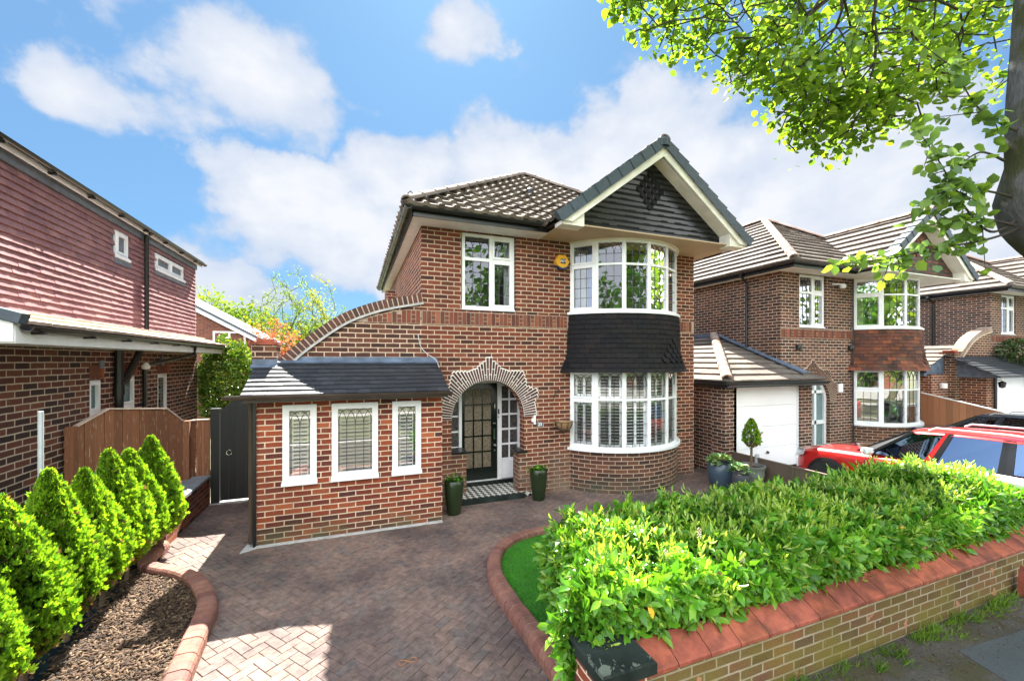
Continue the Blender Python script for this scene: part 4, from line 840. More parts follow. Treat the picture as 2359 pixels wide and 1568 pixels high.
h = MB(); h.lathe([(0, 0), (.06, .01), (.08, .06), (.06, .12), (0, .13)], (12.55, 7.28, 4.58), 14); h.bar((12.3, 7.4, 4.70), (12.55, 7.28, 4.70), .03, .03); hh = h.build('security_lamp', 'sign_white', H2, smooth=True)
h = MB(); h.box(12.55, 12.72, 7.37, 7.41, 1.72, 1.95); h.build('meter_box', 'sign_white', H2)
for xx in (10.9, 13.05): 
    h = MB(); h.lathe([(0, -.07), (.07, -.05), (.08, 0), (.06, .06), (0, .08)], (xx, 7.36, 2.95), 12); h.build('wall_lamp', 'black_plastic', H2, smooth=True)
# wing of the third house
parapet(H3, (19.7, .1, 0), cmat='hip_tile_pale')
D = 19.7
r = MB(); roof_tiles(r, (D-2.6, 12.5, 2.3), (0, -1, 0), (math.cos(.42), 0, math.sin(.42)), 5.2, 1.6, gauge=.33, tw=.38, th=.02, lift=.03); lr = r.build('wing_roof', 'concrete_tile', None, clip=[(Vector((0, 7.5, 0)), Vector((0, -1, 0)))]); attach(lr, H3)
r = MB(); r.prism([(D-2.6, 2.25), (D-1.15, 2.9), (D+1.05, 2.9), (D+1.05, 2.1), (D-2.6, 2.1)], 7.56, 12.5); r.build('roof_core', 'blue_flashing', lr)
r = MB(); r.box(D-2.45, D-1.48, 7.45, 7.6, 0, 2.15); r.box(D-2.45, D-2.3, 7.6, 12, 0, 2.15); r.build('wing_wall', 'brick_main', H3, uv=True); r = MB(); r.box(D-1.14, D-.5, 6.7, 7.3, 0, 2.1); r.build('wing_wall', 'brick_main', H3, uv=True); r = MB(); r.box(D+1.5, D+2.1, 6.7, 7.3, 0, 2.1); r.build('wing_wall', 'brick_main', H3, uv=True)
r = MB(); r.box(D-.498, D+1.498, 6.75, 6.8, 0, 2.06); r.build('garage_door', 'white_door', H3)
r = MB(); roof_tiles(r, (D-1.4, 6.3, 2.12), (1, 0, 0), (0, math.cos(.5), math.sin(.5)), 3.6, 1.15, gauge=.16, tw=.2, th=.015, lift=.015); x = r.build('lean_to_roof', 'black_roof_tile', None); attach(x, H3)
r = MB(); r.prism([(6.32, 2.06), (7.3, 2.06), (7.3, 2.62), (6.32, 2.12)], D-1.35, D+2.2, 'x'); r.build('roof_core', 'lead_flashing', x)
h = MB(); h.tube([(D+.6, 8.9, 5.0), (D+1.02, 8.9, 4.8), (D+1.02, 8.9, 2.9)], .04); h.build('downpipe', 'black_plastic', H3, smooth=True); h = MB(); h.tube([(D-.75, 6.64, 2.1), (D-.75, 6.64, 0)], .04); h.build('downpipe', 'black_plastic', H3, smooth=True); h = MB(); half_gutter(h, (D-2.66, 7.5, 2.26), (D-2.66, 12, 2.26), .06); h.build('gutter', 'black_plastic', H3, smooth=True)
h = MB(); h.lathe([(0, 0), (.1, .01), (.1, .16), (0, .17)], (D-1.95, 7.38, 1.7), 12); h.build('wall_lamp', 'sign_white', H3, smooth=True)
h = MB(); h.lathe([(0, 0), (.07, .03), (.09, .16), (.1, .18), (0, .24)], (D-.6, 6.55, 1.72), 8); h.bar((D-.6, 6.7, 1.98), (D-.6, 6.55, 1.98), .02, .02); h.build('carriage_lamp', 'iron', H3)
# ------------------------------------------------------------------ left neighbour
LH = thing('dormer_house', 'house with plum tile-hung upper storey and white lower eaves behind brown fence', 'house', (-3.6, 8, 0))
w_ = MB(); ops = [(7.72, 8.06, 1.05, 2.31), (8.62, 9.08, 1.05, 2.33), (9.9, 10.4, .2, 2.34)]
ys = sorted({4.9, 12.0, *[o[0] for o in ops], *[o[1] for o in ops]})
for a, b in zip(ys[:-1], ys[1:]):
    op = next((o for o in ops if o[0] <= a and b <= o[1]), None)
    segs = [(0, 2.9)] if not op else [(0, op[2]), (op[3], 2.9)]
    for z0, z1 in segs: w_.add([(-3.6, a, z0), (-3.6, b, z0), (-3.6, b, z1), (-3.6, a, z1)], [(0, 1, 2, 3)])
    if op: w_.add([(-3.6, a, op[2]), (-3.7, a, op[2]), (-3.7, a, op[3]), (-3.6, a, op[3]), (-3.6, b, op[2]), (-3.7, b, op[2]), (-3.7, b, op[3]), (-3.6, b, op[3])], [(0, 1, 2, 3), (7, 6, 5, 4), (0, 4, 5, 1)])
w_.box(-9, -3.602, 4.9, 5.0, 0, 2.9); w_.box(-9, -3.66, 4.9, 5.0, 2.9, 4.96); w_.box(-9, -3.602, 11.9, 12.0, 0, 2.9); w_.box(-9, -8.9, 5, 11.9, 0, 4.8); w_.build('brick_wall', 'brick_left', LH, uv=True)
for i, (a, b, c, d) in enumerate(ops):
    window(LH, (-3.63, a, c), PI/2, b-a, d-c, [], split=(d-c)*.62 if i < 2 else None, lead=None, sash=('all',), fr=.04, glass='glass' if i == 2 else 'frosted_aqua', sill=False, dep=.05)
for k, (a, b, c, d) in enumerate(ops):
    w_ = MB()
    for i in range(6): yy = a-.02+(b-a+.04)*i/6; w_.box(-3.606, -3.59, yy+.006, yy+(b-a)/6-.003, d+.02, d+.22)
    w_.build('window_lintel', 'soldier_brick', LH)
t = MB(); rows = 20; z0_ = 3.16; gz = .086
for j in range(rows):
    z0 = z0_+j*gz
    for i in range(-1, 42):
        y = 5.0+i*.175+(j % 2)*.0875
        a, b = max(5.02, y), min(12.0, y+.1735)
        if b-a < .02: continue
        if 8.40 < (a+b)/2 < 8.86 and 4.27 < z0+.04 < 4.74: continue
        if 9.82 < (a+b)/2 < 11.26 and 4.36 < z0+.04 < 4.70: continue
        jx = random.uniform(-.003, .003)
        t.add([(-3.605+jx, a, z0), (-3.605+jx, b, z0), (-3.635, b, z0+gz+.02), (-3.635, a, z0+gz+.02), (-3.645, a, z0), (-3.645, b, z0), (-3.605+jx+.002, (a+b)/2, z0-.003)], [(0, 6, 1, 2, 3), (0, 4, 5, 1, 6), (0, 3, 4), (1, 5, 2)])
t.build('tile_hanging', 'plum_tile', LH)
t = MB(); t.box(-8.9, -3.64, 5.02, 11.99, 2.9, 4.93); t.build('upper_wall', 'lead_flashing', LH)
t = MB(); t.box(-3.66, -3.592, 5.0, 12.0, 4.79, 4.945); t.build('flashing', 'lead_flashing', LH)
for y0, y1, z0, z1, nm in ((8.43, 8.83, 4.30, 4.71, 1), (9.85, 11.22, 4.38, 4.68, 2)):
    window(LH, (-3.615, y0, z0), PI/2, y1-y0, z1-z0, [] if nm == 1 else [(y1-y0)/2], lead=None, sash=('all',), fr=.04, glass='glass', sill=True, dep=.05)
t = MB(); t.box(-3.635, -3.595, 8.39, 8.87, 4.17, 4.255); t.build('flashing', 'lead_flashing', LH); t = MB(); t.box(-3.635, -3.595, 9.8, 11.27, 4.27, 4.335); t.build('flashing', 'lead_flashing', LH)
u = MB(); roof_tiles(u, (-3.02, 12.05, 2.96), (0, -1, 0), (-math.cos(.30), 0, math.sin(.30)), 6.75, .78, gauge=.27, tw=.30, th=.02, lift=.02); lo = u.build('eaves_roof', 'pale_tile', None, clip=[(Vector((0, 5.42, 0)), Vector((0, -1, 0))), (Vector((-3.60, 0, 0)), Vector((-1, 0, 0)))]); attach(lo, LH)
u = MB(); u.prism([(-3.05, 2.93), (-3.74, 3.13), (-3.74, 2.80), (-3.05, 2.80)], 5.45, 12.03); u.build('eaves_core', 'white_paint', lo)
u = MB(); u.bar((-3.06, 5.36, 2.85), (-3.06, 12.05, 2.85), .03, .17, up=(0, 0, 1)); u.box(-3.6, -3.075, 5.36, 12.05, 2.765, 2.785); u.prism([(-3.05, 2.78), (-3.05, 2.96), (-3.75, 3.17), (-3.75, 2.78)], 5.34, 5.44); u.build('fascia', 'upvc', LH)
u = MB(); u.bar((-2.98, 5.36, 3.0), (-3.80, 5.36, 3.25), .12, .1); u.build('verge_tiles', 'verge_tile', LH)
u = MB(); half_gutter(u, (-2.985, 5.4, 2.935), (-2.985, 12.1, 2.915), .055)
for yy in np.arange(5.55, 12, .85): u.box(-3.04, -2.925, yy, yy+.03, 2.86, 2.885)
half_gutter(u, (-3.475, 5.7, 4.965), (-3.475, 12.15, 4.955), .045)
for yy in np.arange(5.9, 12, .8): u.box(-3.54, -3.43, yy, yy+.04, 4.885, 4.91)
u.build('gutter', 'black_plastic', LH, smooth=True)
u = MB(); u.box(-3.64, -3.53, 5.6, 12.1, 4.94, 4.96); u.box(-3.54, -3.52, 5.6, 12.1, 4.88, 4.99); u.prism([(-3.52, 4.86), (-3.52, 5.0), (-8, 5.5), (-8, 4.86)], 5.55, 5.60); u.build('fascia', 'white_paint', LH)
u = MB(); u.prism([(-3.48, 5.0), (-8.9, 5.55), (-8.9, 4.97), (-3.5, 4.97)], 5.5, 12.12); u.build('roof', 'verge_tile', LH)
u = MB(); u.tube([(-3.47, 9.35, 4.93), (-3.56, 9.35, 4.86), (-3.56, 9.35, 3.10)], .036); u.build('downpipe', 'black_plastic', LH, smooth=True); u = MB(); u.tube([(-3.03, 10.0, 2.88), (-3.05, 10.0, 2.72), (-3.54, 9.3, 2.52), (-3.56, 9.28, 2.44), (-3.56, 9.28, .1)], .034); u.build('downpipe', 'black_plastic', LH, smooth=True); u = MB(); u.tube([(-3.53, 8.35, 2.76), (-3.53, 8.35, .1)], .058); u.tube([(-3.45, 8.83, 2.78), (-3.45, 8.75, 2.68), (-3.52, 8.52, 2.28), (-3.53, 8.38, 2.2)], .056); u.tube([(-3.53, 8.35, 2.2), (-3.53, 8.35, 2.05)], .07); u.build('downpipe', 'black_plastic', LH, smooth=True)
u = MB(); u.box(-3.6, -3.585, 7.95, 8.07, 2.48, 2.60); u.build('air_vent', 'lead_flashing', LH); u = MB(); u.box(-3.6, -3.57, 10.0, 10.12, 2.5, 2.68); u.build('air_vent', 'lead_flashing', LH)
u = MB(); u.lathe([(0, -.06), (.06, -.05), (.07, 0), (.03, .06), (0, .06)], (-3.5, 9.15, 2.5), 12); u.build('security_lamp', 'sign_white', LH, smooth=True)
# rear building, seen between the houses
RB = thing('brick_outbuilding', 'plain red brick building with sloping roof edge and white window, behind round evergreen shrub', 'building', (-6, 21, 0))
u = MB(); u.prism([(-9, 0), (-4.0, 0), (-4.0, 3.42), (-6.1, 4.62), (-9, 6.2)], 20, 26); u.build('brick_wall', 'brick_rear', RB, uv=True)
u = MB(); u.bar((-3.8, 19.9, 3.40), (-9, 19.9, 6.36), .06, .15, up=(0, 0, 1)); u.box(-4.02, -3.86, 19.86, 26, 3.2, 3.36); u.build('fascia', 'white_paint', RB)
u = MB(); u.bar((-3.7, 23, 3.48), (-9, 23, 6.50), 6.4, .08, up=(0, 0, 1)); u.build('roof', 'verge_tile', RB)
window(RB, (-5.45, 19.97, 2.9), 0, 1.15, .9, [.57], lead=None, sill=True, fr=.07)
u = MB(); u.tube([(-4.02, 19.9, 3.3), (-4.02, 19.9, .0)], .05); u.build('downpipe', 'sign_white', RB)
# ------------------------------------------------------------------ ground
g = MB(); g.add([(-400, -400, -.08), (400, -400, -.08), (400, 400, -.08), (-400, 400, -.08)], [(0, 1, 2, 3)]); structure(g.build('ground', 'earth'), 'earth and grass ground around the houses', 'ground')
g = MB(); g.box(-60, 60, -.9, 2.3, -.2, -.004); structure(g.build('pavement', 'tarmac'), 'dark mossy tarmac pavement in front of the garden wall', 'pavement')
g = MB(); g.box(-60, 60, -8, -1.05, -.2, -.10); structure(g.build('road', 'road'), 'asphalt street in front of the houses', 'road')
g = MB(); g.box(-60, 60, -1.05, -.9, -.2, .0); g.box(-60, 60, -8.15, -8.0, -.2, .0); structure(g.build('kerb', 'pale_concrete'), 'stone kerb along the street', 'kerb')
g = MB(); g.prism([(4.75, 1.1), (6.3, 1.0), (6.4, 1.9), (5.05, 2.0)], -.02, .001, 'z'); structure(g.build('pavement_patch', 'patch'), 'smooth grey repair patch in the tarmac pavement', 'pavement patch')
# drive: herringbone block paving
def inpoly(x, y, P):
    c = False; n = len(P)
    for i in range(n):
        (x1, y1), (x2, y2) = P[i], P[(i+1) % n]
        if (y1 > y) != (y2 > y) and x < (x2-x1)*(y-y1)/(y2-y1)+x1: c = not c
    return c
DR = [(-2.46, 8.85), (-2.46, 6.9), (-2.3, 6.3), (-1.9, 5.8), (-1.5, 5.2), (-1.42, 4.6), (-1.25, 2.3), (1.5, 2.3), (1.55, 4.6), (2.0, 5.3), (2.8, 5.55), (7.9, 5.5), (7.9, 7.4), (6.9, 9.5), (1.0, 7.45), (-1.2, 6.8), (-1.2, 8.85)]
g = MB(); g.add([(-2.6, 2.3, -.012), (7.9, 2.3, -.012), (7.9, 9.6, -.012), (-2.6, 9.6, -.012)], [(0, 1, 2, 3)]); structure(g.build('driveway_bedding', 'joint_sand'), 'sandy jointing between the paving blocks', 'driveway')
pv = MB(); wv = .098; rot = Matrix.Rotation(math.radians(38), 4, 'Z')
for ix in range(-90, 110):
    for iy in range(-90, 110):
        mm = (ix-iy) % 4
        if mm not in (0, 3): continue
        wx, wy = (2, 1) if mm == 0 else (1, 2)
        c = rot @ Vector(((ix+wx/2)*wv, (iy+wy/2)*wv, 0))
        if not inpoly(c.x, c.y, DR): continue
        h = random.uniform(-.003, .002); t = random.uniform(-.012, .012)
        pv.bbox(ix*wv+.002, (ix+wx)*wv-.002, iy*wv+.002, (iy+wy)*wv-.002, -.02, h, .003, Matrix.Translation(c) @ Matrix.Rotation(t, 4, 'Y') @ Matrix.Rotation(t*.7, 4, 'X') @ Matrix.Translation(-c) @ rot)
structure(pv.build('driveway', 'paver'), 'red brown block paved drive in herringbone pattern', 'driveway')
g = MB(); g.box(7.96, 12.9, 2.3, 6.8, -.05, -.006); g.box(12.9, 30, 2.3, 6.8, -.05, -.008); structure(g.build('neighbour_driveway', 'pale_concrete'), 'plain concrete drive of the neighbours', 'driveway')
def edging(pts_outer, side, name, label, width=.175, height=.13, blk=.108):
    """bullnose brick kerb following a curve; side = direction from the outer (drive) edge to the bed"""
    P = catmull(pts_outer, 10); P = [Vector((a[0], a[1], 0)) for a in P]; L_ = [0]
    for i in range(1, len(P)): L_.append(L_[-1]+(P[i]-P[i-1]).length)
    def at(s):
        s = min(max(s, 0), L_[-1]-1e-4); i = next(k for k in range(1, len(L_)) if L_[k] >= s); t = (s-L_[i-1])/(L_[i]-L_[i-1]); d = (P[i]-P[i-1]).normalized(); return P[i-1].lerp(P[i], t), Vector((-d.y*side, d.x*side, 0))
    prof = [(0, -.02), (0, height*.55), (.012, height*.78), (.035, height*.93), (.065, height), (width-.02, height), (width, height-.02), (width, -.02)]
    e = MB(); n = int(L_[-1]/blk); m = MB()
    for i in range(n):
        vs = []; jh = random.uniform(-.003, .003)
        for s in (i*blk+.004, (i+1)*blk-.004):
            p, nn = at(s); vs += [tuple(p+nn*a+Vector((0, 0, b+(jh if b > 0 else 0)))) for a, b in prof]
        k = len(prof); e.add(vs, [(q, q+1, q+1+k, q+k) for q in range(k-1)]+[tuple(range(k)), tuple(range(2*k-1, k-1, -1))])
        vs = []
        for s in (i*blk-.004, i*blk+.004):
            p, nn = at(s); vs += [tuple(p+nn*(a*.94+.006)+Vector((0, 0, b-.006))) for a, b in prof]
        m.add(vs, [(q, q+1, q+1+k, q+k) for q in range(k-1)])
    r = thing(name, label, 'edging', (P[0].x, P[0].y, 0)); e.build('kerb_bricks', 'edging_brick', r, smooth=False); m.build('mortar_joints', 'mortar', r)
    return [at(s) for s in np.linspace(0, L_[-1], 60)]
KL = [(-1.05, 2.4), (-1.15, 3.1), (-1.24, 4.03), (-1.29, 4.65), (-1.32, 4.97), (-1.41, 5.29), (-1.61, 5.69), (-1.80, 5.93), (-2.02, 6.12), (-2.22, 6.26), (-2.36, 6.44), (-2.38, 6.7), (-2.40, 7.02)]
el = edging(KL, 1, 'bed_edging', 'curving bullnose brick kerb between the bark bed and the drive')
KR = [(1.50, 2.35), (1.48, 2.99), (1.46, 3.48), (1.43, 3.97), (1.44, 4.5), (1.53, 4.88), (1.72, 5.22), (1.98, 5.44), (2.3, 5.56), (2.75, 5.62), (3.6, 5.64), (5.5, 5.65), (7.7, 5.65)]
er = edging(KR, -1, 'lawn_edging', 'curving brick kerb between the green lawn and the drive')
inl = [p+n*.165 for p, n in el]; inr = [p+n*.165 for p, n in er]
bed = [(p.x, p.y) for p in inl]+[(-2.60, 7.0), (-3.55, 7.0), (-3.55, 2.3), (-1.3, 2.3)]
g = MB(); g.prism(bed, -.05, .035, 'z'); structure(g.build('soil_bed', 'soil'), 'dark soil bed with bark below the conifers', 'garden bed')
g = MB(); k = [(-2.15, 3.2), (-2.2, 4.2), (-2.25, 5.2), (-2.2, 5.9), (-2.5, 6.4), (-3.3, 6.8), (-3.5, 3.0)]; 
vs = []; nx, ny = 14, 40
for i in range(nx):
    for j in range(ny):
        x = -3.4+1.02*i/(nx-1); y = 3.0+3.6*j/(ny-1); vs.append((x+.04*math.sin(y*9), y, .05+.02*math.sin(x*23+y*7)+.015*math.sin(y*31+x*11)))
g.add(vs, [(i*ny+j, (i+1)*ny+j, (i+1)*ny+j+1, i*ny+j+1) for i in range(nx-1) for j in range(ny-1)]); tag(g.build('weed_membrane', 'membrane', smooth=True), 'crumpled dark weed control membrane under the conifers', 'ground cover', kind='stuff')
# bark mulch
pts = []
while len(pts) < 13000:
    x, y = random.uniform(-3.3, -1.3), random.uniform(2.6, 6.5)
    if inpoly(x, y, bed) and (x > -2.38+.2*math.sin(y*3)+random.gauss(0, .1) or random.random() < .10): pts.append((x, y, .04+random.uniform(0, .035)))
pts = np.array(pts); n = len(pts)
box = np.array([(-.5, -.5, -.5), (.5, -.5, -.5), (.5, .5, -.5), (-.5, .5, -.5), (-.4, -.45, .5), (.45, -.4, .5), (.4, .45, .5), (-.45, .4, .5)])
Fb = np.array([(4, 5, 6, 7), (0, 1, 5, 4), (1, 2, 6, 5), (2, 3, 7, 6), (3, 0, 4, 7)])
dims = np.stack([RNG.uniform(.018, .06, n), RNG.uniform(.006, .016, n), RNG.uniform(.003, .008, n)], 1)
a = RNG.uniform(0, 2*PI, n); x = np.stack([np.cos(a), np.sin(a), RNG.normal(0, .28, n)], 1); x = norm(x); z = norm(np.array([[0, 0, 1.]])+rnd(n, .35)); y = norm(np.cross(z, x)); z = np.cross(x, y)
Rm = np.stack([x, y, z], 1); V = np.einsum('nkj,nji->nki', box[None]*dims[:, None, :], Rm)+pts[:, None, :]
tag(fastmesh('bark_mulch', V.reshape(-1, 3), (Fb[None]+(np.arange(n)*8)[:, None, None]).reshape(-1, 4), 'bark_chip'), 'loose brown bark chippings covering the bed', 'bark mulch', kind='stuff')
# lawn
lawn = [(p.x, p.y) for p in inr]+[(7.7, 2.55), (1.7, 2.55)]
g = MB(); g.prism(lawn, -.05, .055, 'z'); structure(g.build('lawn', 'lawn_green'), 'short green lawn behind the hedge', 'lawn')
pts = []
while len(pts) < 42000:
    x, y = random.uniform(1.6, 3.4), random.uniform(2.6, 5.5)
    if inpoly(x, y, lawn): pts.append((x, y, .05))
pts = np.array(pts); n = len(pts); a = RNG.uniform(0, 2*PI, n)
dr = norm(np.stack([np.cos(a)*.5, np.sin(a)*.5, np.ones(n)], 1)); bl = (np.array([(-.09, 0, 0), (.09, 0, 0), (.0, 1, .2)]), np.array([(0, 1, 2)]))
tag(leaves('grass_blades', pts, dr, rnd(n), RNG.uniform(.018, .036, n), bl, 'blade'), 'fine mown grass blades of the lawn', 'grass', kind='stuff')
# ------------------------------------------------------------------ garden wall with capping and pier
GW = thing('garden_wall', 'low mossy brick garden wall with sloping terracotta capping in front of the hedge', 'wall', (1.8, 2.4, 0))
w_ = MB(); w_.box(1.80, 9.3, 2.29, 2.51, -.02, .47); w_.build('brickwork', 'brick_garden', GW, uv=True)
c = MB(); L0 = 1.80; tl = .295
for i in range(25):
    x0 = L0+i*tl+.004; x1 = x0+tl-.010; jz = random.uniform(-.004, .004)
    c.add([(x0, 2.235, .468+jz), (x1, 2.235, .468+jz), (x1, 2.235, .492+jz), (x0, 2.235, .492+jz), (x0, 2.245, .502+jz), (x1, 2.245, .502+jz), (x0, 2.42, .60+jz), (x1, 2.42, .60+jz), (x0, 2.60, .50+jz), (x1, 2.60, .50+jz), (x0, 2.60, .468+jz), (x1, 2.60, .468+jz)],
          [(0, 1, 2, 3), (3, 2, 5, 4), (4, 5, 7, 6), (6, 7, 9, 8), (8, 9, 11, 10), (10, 11, 1, 0), (0, 3, 4, 6, 8, 10), (1, 11, 9, 7, 5, 2)])
c.build('capping_tiles', 'capping', GW)
c = MB(); c.prism([(2.25, .47), (2.59, .47), (2.59, .49), (2.42, .585), (2.25, .495)], 1.8, 9.25, 'x'); c.build('capping_mortar', 'mortar_dull', GW)
PR = thing('gate_pier', 'brick pier with dark green stone cap at the end of the garden wall', 'pier', (1.6, 2.35, 0))
w_ = MB(); w_.box(1.455, 1.797, 2.20, 2.54, -.02, .56); w_.build('brickwork', 'brick_ext', PR, uv=True)
c = MB(); c.bbox(1.42, 1.835, 2.15, 2.58, .56, .645, .012); c.build('pier_cap', 'dark_slab', PR)
PP = thing('boundary_pier', 'mossy brick boundary pier with pale coping beyond the hedge end', 'pier', (8.1, 3, 0))
w_ = MB(); w_.box(7.86, 8.15, 2.3, 3.5, 0, .98); w_.build('brickwork', 'brick_garden', PP, uv=True); c = MB(); c.bbox(7.82, 8.19, 2.26, 3.55, .98, 1.05, .012); c.build('coping', 'cream_paint', PP)
# weeds at the foot of the wall
P_, Dv, Sz = [], [], []
for i in range(190):
    x = (random.choice([2.6, 3.1, 3.45, 4.2, 4.9, 5.3, 6.0, 6.3])+random.gauss(0, .22)) if i < 90 else random.uniform(2.3, 7.5); y = 2.26-abs(random.gauss(0, .09)); h = random.uniform(.03, .14)*(1 if i < 90 else .5)
    for k in range(random.randint(6, 30)):
        P_.append((x+random.gauss(0, .03), y+random.gauss(0, .02), -.004)); Dv.append((random.gauss(0, .6), random.gauss(-.25, .5), 1)); Sz.append(h*random.uniform(.5, 1.2))
wd = (np.array([(-.035, 0, 0), (.035, 0, 0), (.03, .5, .0), (-.03, .5, 0), (0, 1, -.25)]), np.array([(0, 1, 2), (0, 2, 3), (3, 2, 4)]))
tag(leaves('weeds', np.array(P_), np.array(Dv), rnd(len(P_)), np.array(Sz), wd, 'weed'), 'tufts of grass and weeds along the foot of the garden wall', 'weeds', kind='stuff')
n = 2600; pp = np.stack([RNG.uniform(2.4, 7, n), 2.26-np.abs(RNG.normal(0, .28, n)), np.full(n, .002)], 1)
tag(leaves('leaf_litter', pp, norm(rnd(n)*np.array([1, 1, .1])), np.array([[0, 0, 1.]])+rnd(n, .3), RNG.uniform(.006, .016, n), T_round(), 'bark_chip'), 'tiny fallen leaf scraps scattered on the tarmac', 'leaf litter', kind='stuff')
lf = leaves('fallen_leaf', np.array([(4.12, 1.85, .012)]), np.array([(.8, .5, .1)]), np.array([(0, 0, 1.)]), np.array([.10]), T_leaf(.5), 'leaf_hosta_edge'); tag(lf, 'single pale fallen leaf lying on the dark pavement', 'leaf')
bl_ = MB(); bl_.prism([(6.85, .0), (7.05, .0), (6.98, .22), (6.93, .32), (6.88, .22)], 2.17, 2.24); tag(bl_.build('terracotta_shard', 'capping'), 'pointed brown terracotta shard leaning against the garden wall', 'shard')
rb = MB(); pts = [(.42+.075*math.sin(t), 3.62+.03*math.sin(2*t), .008) for t in np.linspace(0, 2*PI, 26)]; rb.tube(pts, .004, 5); tag(rb.build('rubber_band', 'orange_fence'), 'twisted brown rubber band lying on the paved drive', 'rubber band')
# ------------------------------------------------------------------ low side wall, fence, gate
LW = thing('side_wall', 'low brick wall with grey slab coping beside the passage', 'wall', (-2.5, 7.9, 0))
w_ = MB(); w_.box(-2.72, -2.46, 7.02, 8.8, 0, .50); w_.build('brickwork', 'brick_low', LW, uv=True)
c = MB()
for a, b in ((7.0, 7.59), (7.60, 8.19), (8.20, 8.78)): c.bbox(-2.78, -2.42, a, b, .50, .55, .008)
c.build('coping', 'grey_slab', LW)
FN = thing('timber_fence', 'brown close-boarded timber fence with raised shaped top between the houses', 'fence', (-3, 8, 0))
fa = Vector((-3.50, 7.15, 0)); fb = Vector((-2.66, 8.80, 0)); fd = (fb-fa); FL = fd.length; fd.normalize(); fn_ = Vector((fd.y, -fd.x, 0)); b = MB(); npl = 15
def ftop(s):
    xs = [0, .42, 1.30, 1.62, FL]; zs = [1.70, 1.90, 1.80, 1.53, 1.53]; return float(np.interp(s, xs, zs))
for i in range(npl):
    s0 = FL*i/npl+.003; s1 = FL*(i+1)/npl-.002; off = fn_*(.008*(i % 2)+random.uniform(0, .004)); p = fa+fd*s0+off; q = fa+fd*s1+off; d = fn_*-.02
    z0, z1 = ftop(s0), ftop(s1)
    b.add([tuple(p), tuple(q), (q.x, q.y, z1), (p.x, p.y, z0), tuple(p+d), tuple(q+d), (q.x+d.x, q.y+d.y, z1), (p.x+d.x, p.y+d.y, z0)], [(0, 1, 2, 3), (7, 6, 5, 4), (0, 4, 5, 1), (3, 2, 6, 7), (0, 3, 7, 4), (1, 5, 6, 2)])
b.build('boards', 'fence_wood', FN)
b = MB(); ss = [0, .42, 1.30, 1.62, FL]
for s0, s1 in zip(ss[:-1], ss[1:]): p = fa+fd*s0; q = fa+fd*s1; b.bar((p.x, p.y, ftop(s0)+.012), (q.x, q.y, ftop(s1)+.012), .06, .022)
b.build('capping_rail', 'pale_tile', FN)
b = MB()
for i in range(2): b.box(-2.655+i*.105, -2.555+i*.105, 8.815, 8.835, 0, 1.53)
b.build('boards', 'fence_wood', FN); b = MB(); b.box(-2.66, -2.445, 8.80, 8.85, 1.53, 1.55); b.build('capping_rail', 'pale_tile', FN)
for s in (-.04, 1.66):
    b = MB(); p = fa+fd*s+fn_*.02; b.box(p.x-.045, p.x+.045, p.y-.045, p.y+.045, 0, ftop(max(0, s))+.03); b.build('fence_post', 'fence_wood', FN)
GT = thing('garden_gate', 'black boarded side gate with curved top and ring handle', 'gate', (-1.9, 8.85, 0))
b = MB(); nb = 8
for i in range(nb):
    x0 = -2.30+i*.13; x1 = x0+.126
    f = lambda x: 1.98-.30*max(0, (-1.75-x)/.55)**2.2
    b.add([(x0, 8.85, .05), (x1, 8.85, .05), (x1, 8.85, f(x1)), (x0, 8.85, f(x0)), (x0, 8.88, .05), (x1, 8.88, .05), (x1, 8.88, f(x1)), (x0, 8.88, f(x0))], [(0, 1, 2, 3), (7, 6, 5, 4), (3, 2, 6, 7), (0, 3, 7, 4), (1, 5, 6, 2)])
b.build('boards', 'black_wood', GT)
b = MB(); b.box(-2.44, -2.31, 8.82, 8.93, 0, 1.70); b.box(-2.45, -2.30, 8.81, 8.94, 1.70, 1.73); b.build('gate_post', 'black_wood', GT)
b = MB(); pts = [(-2.16+.042*math.cos(t), 8.832, .92+.042*math.sin(t)) for t in np.linspace(0, 2*PI, 18)]; b.tube(pts, .008, 6); b.lathe([(0, 0), (.02, 0), (.018, .02), (0, .02)], (-2.16, 8.84, .955), 10); b.build('ring_handle', 'chrome', GT, smooth=True)
b = MB(); b.box(-2.46, -1.25, 8.80, 8.96, -.01, .02); b.build('threshold', 'pale_concrete', GT)
b = MB(); b.tube([(-3.02, 5.65, 0), (-3.02, 5.65, 2.08)], .022, 8); tag(b.build('marker_post', 'post_grey'), 'thin pale grey upright post in front of the neighbouring side wall', 'post')
bp = MB(); bp.box(D-1.55, D-1.48, 5.4, 5.47, 0, 1.55); tag(bp.build('concrete_post', 'mortar_white'), 'slim pale concrete fence post standing behind the cars', 'post')
# party fence of gravel boards
PF = thing('board_fence', 'low weathered board fence with concrete posts between the two drives', 'fence', (7.95, 5.5, 0))
for i in range(5):
    b = MB(); y1 = 7.0-i*.78; y0 = y1-.74; b.box(7.93, 7.96, y0, y1, .0, .27); b.box(7.931, 7.959, y0, y1, .275, .53); b.box(7.915, 7.975, y0, y1, .53, .55); b.build('board', 'gravel_board', PF)
    b = MB(); b.box(7.90, 7.985, y1, y1+.04, 0, .62 if i < 2 else .54); b.build('post', 'post_grey' if i < 2 else 'gravel_board', PF)
OF = thing('sloping_fence', 'orange timber fence with top sloping down between the two further drives', 'fence', (17, 7, 0))
b = MB()
for i in range(22):
    y1 = 7.6-i*.15; z1 = 1.55-i*.035; x = 17.0; b.add([(x, y1, 0), (x, y1-.145, 0), (x, y1-.145, z1-.035), (x, y1, z1), (x+.03, y1, 0), (x+.03, y1-.145, 0), (x+.03, y1-.145, z1-.035), (x+.03, y1, z1)], [(0, 1, 2, 3), (7, 6, 5, 4), (3, 2, 6, 7), (0, 3, 7, 4), (1, 5, 6, 2)])
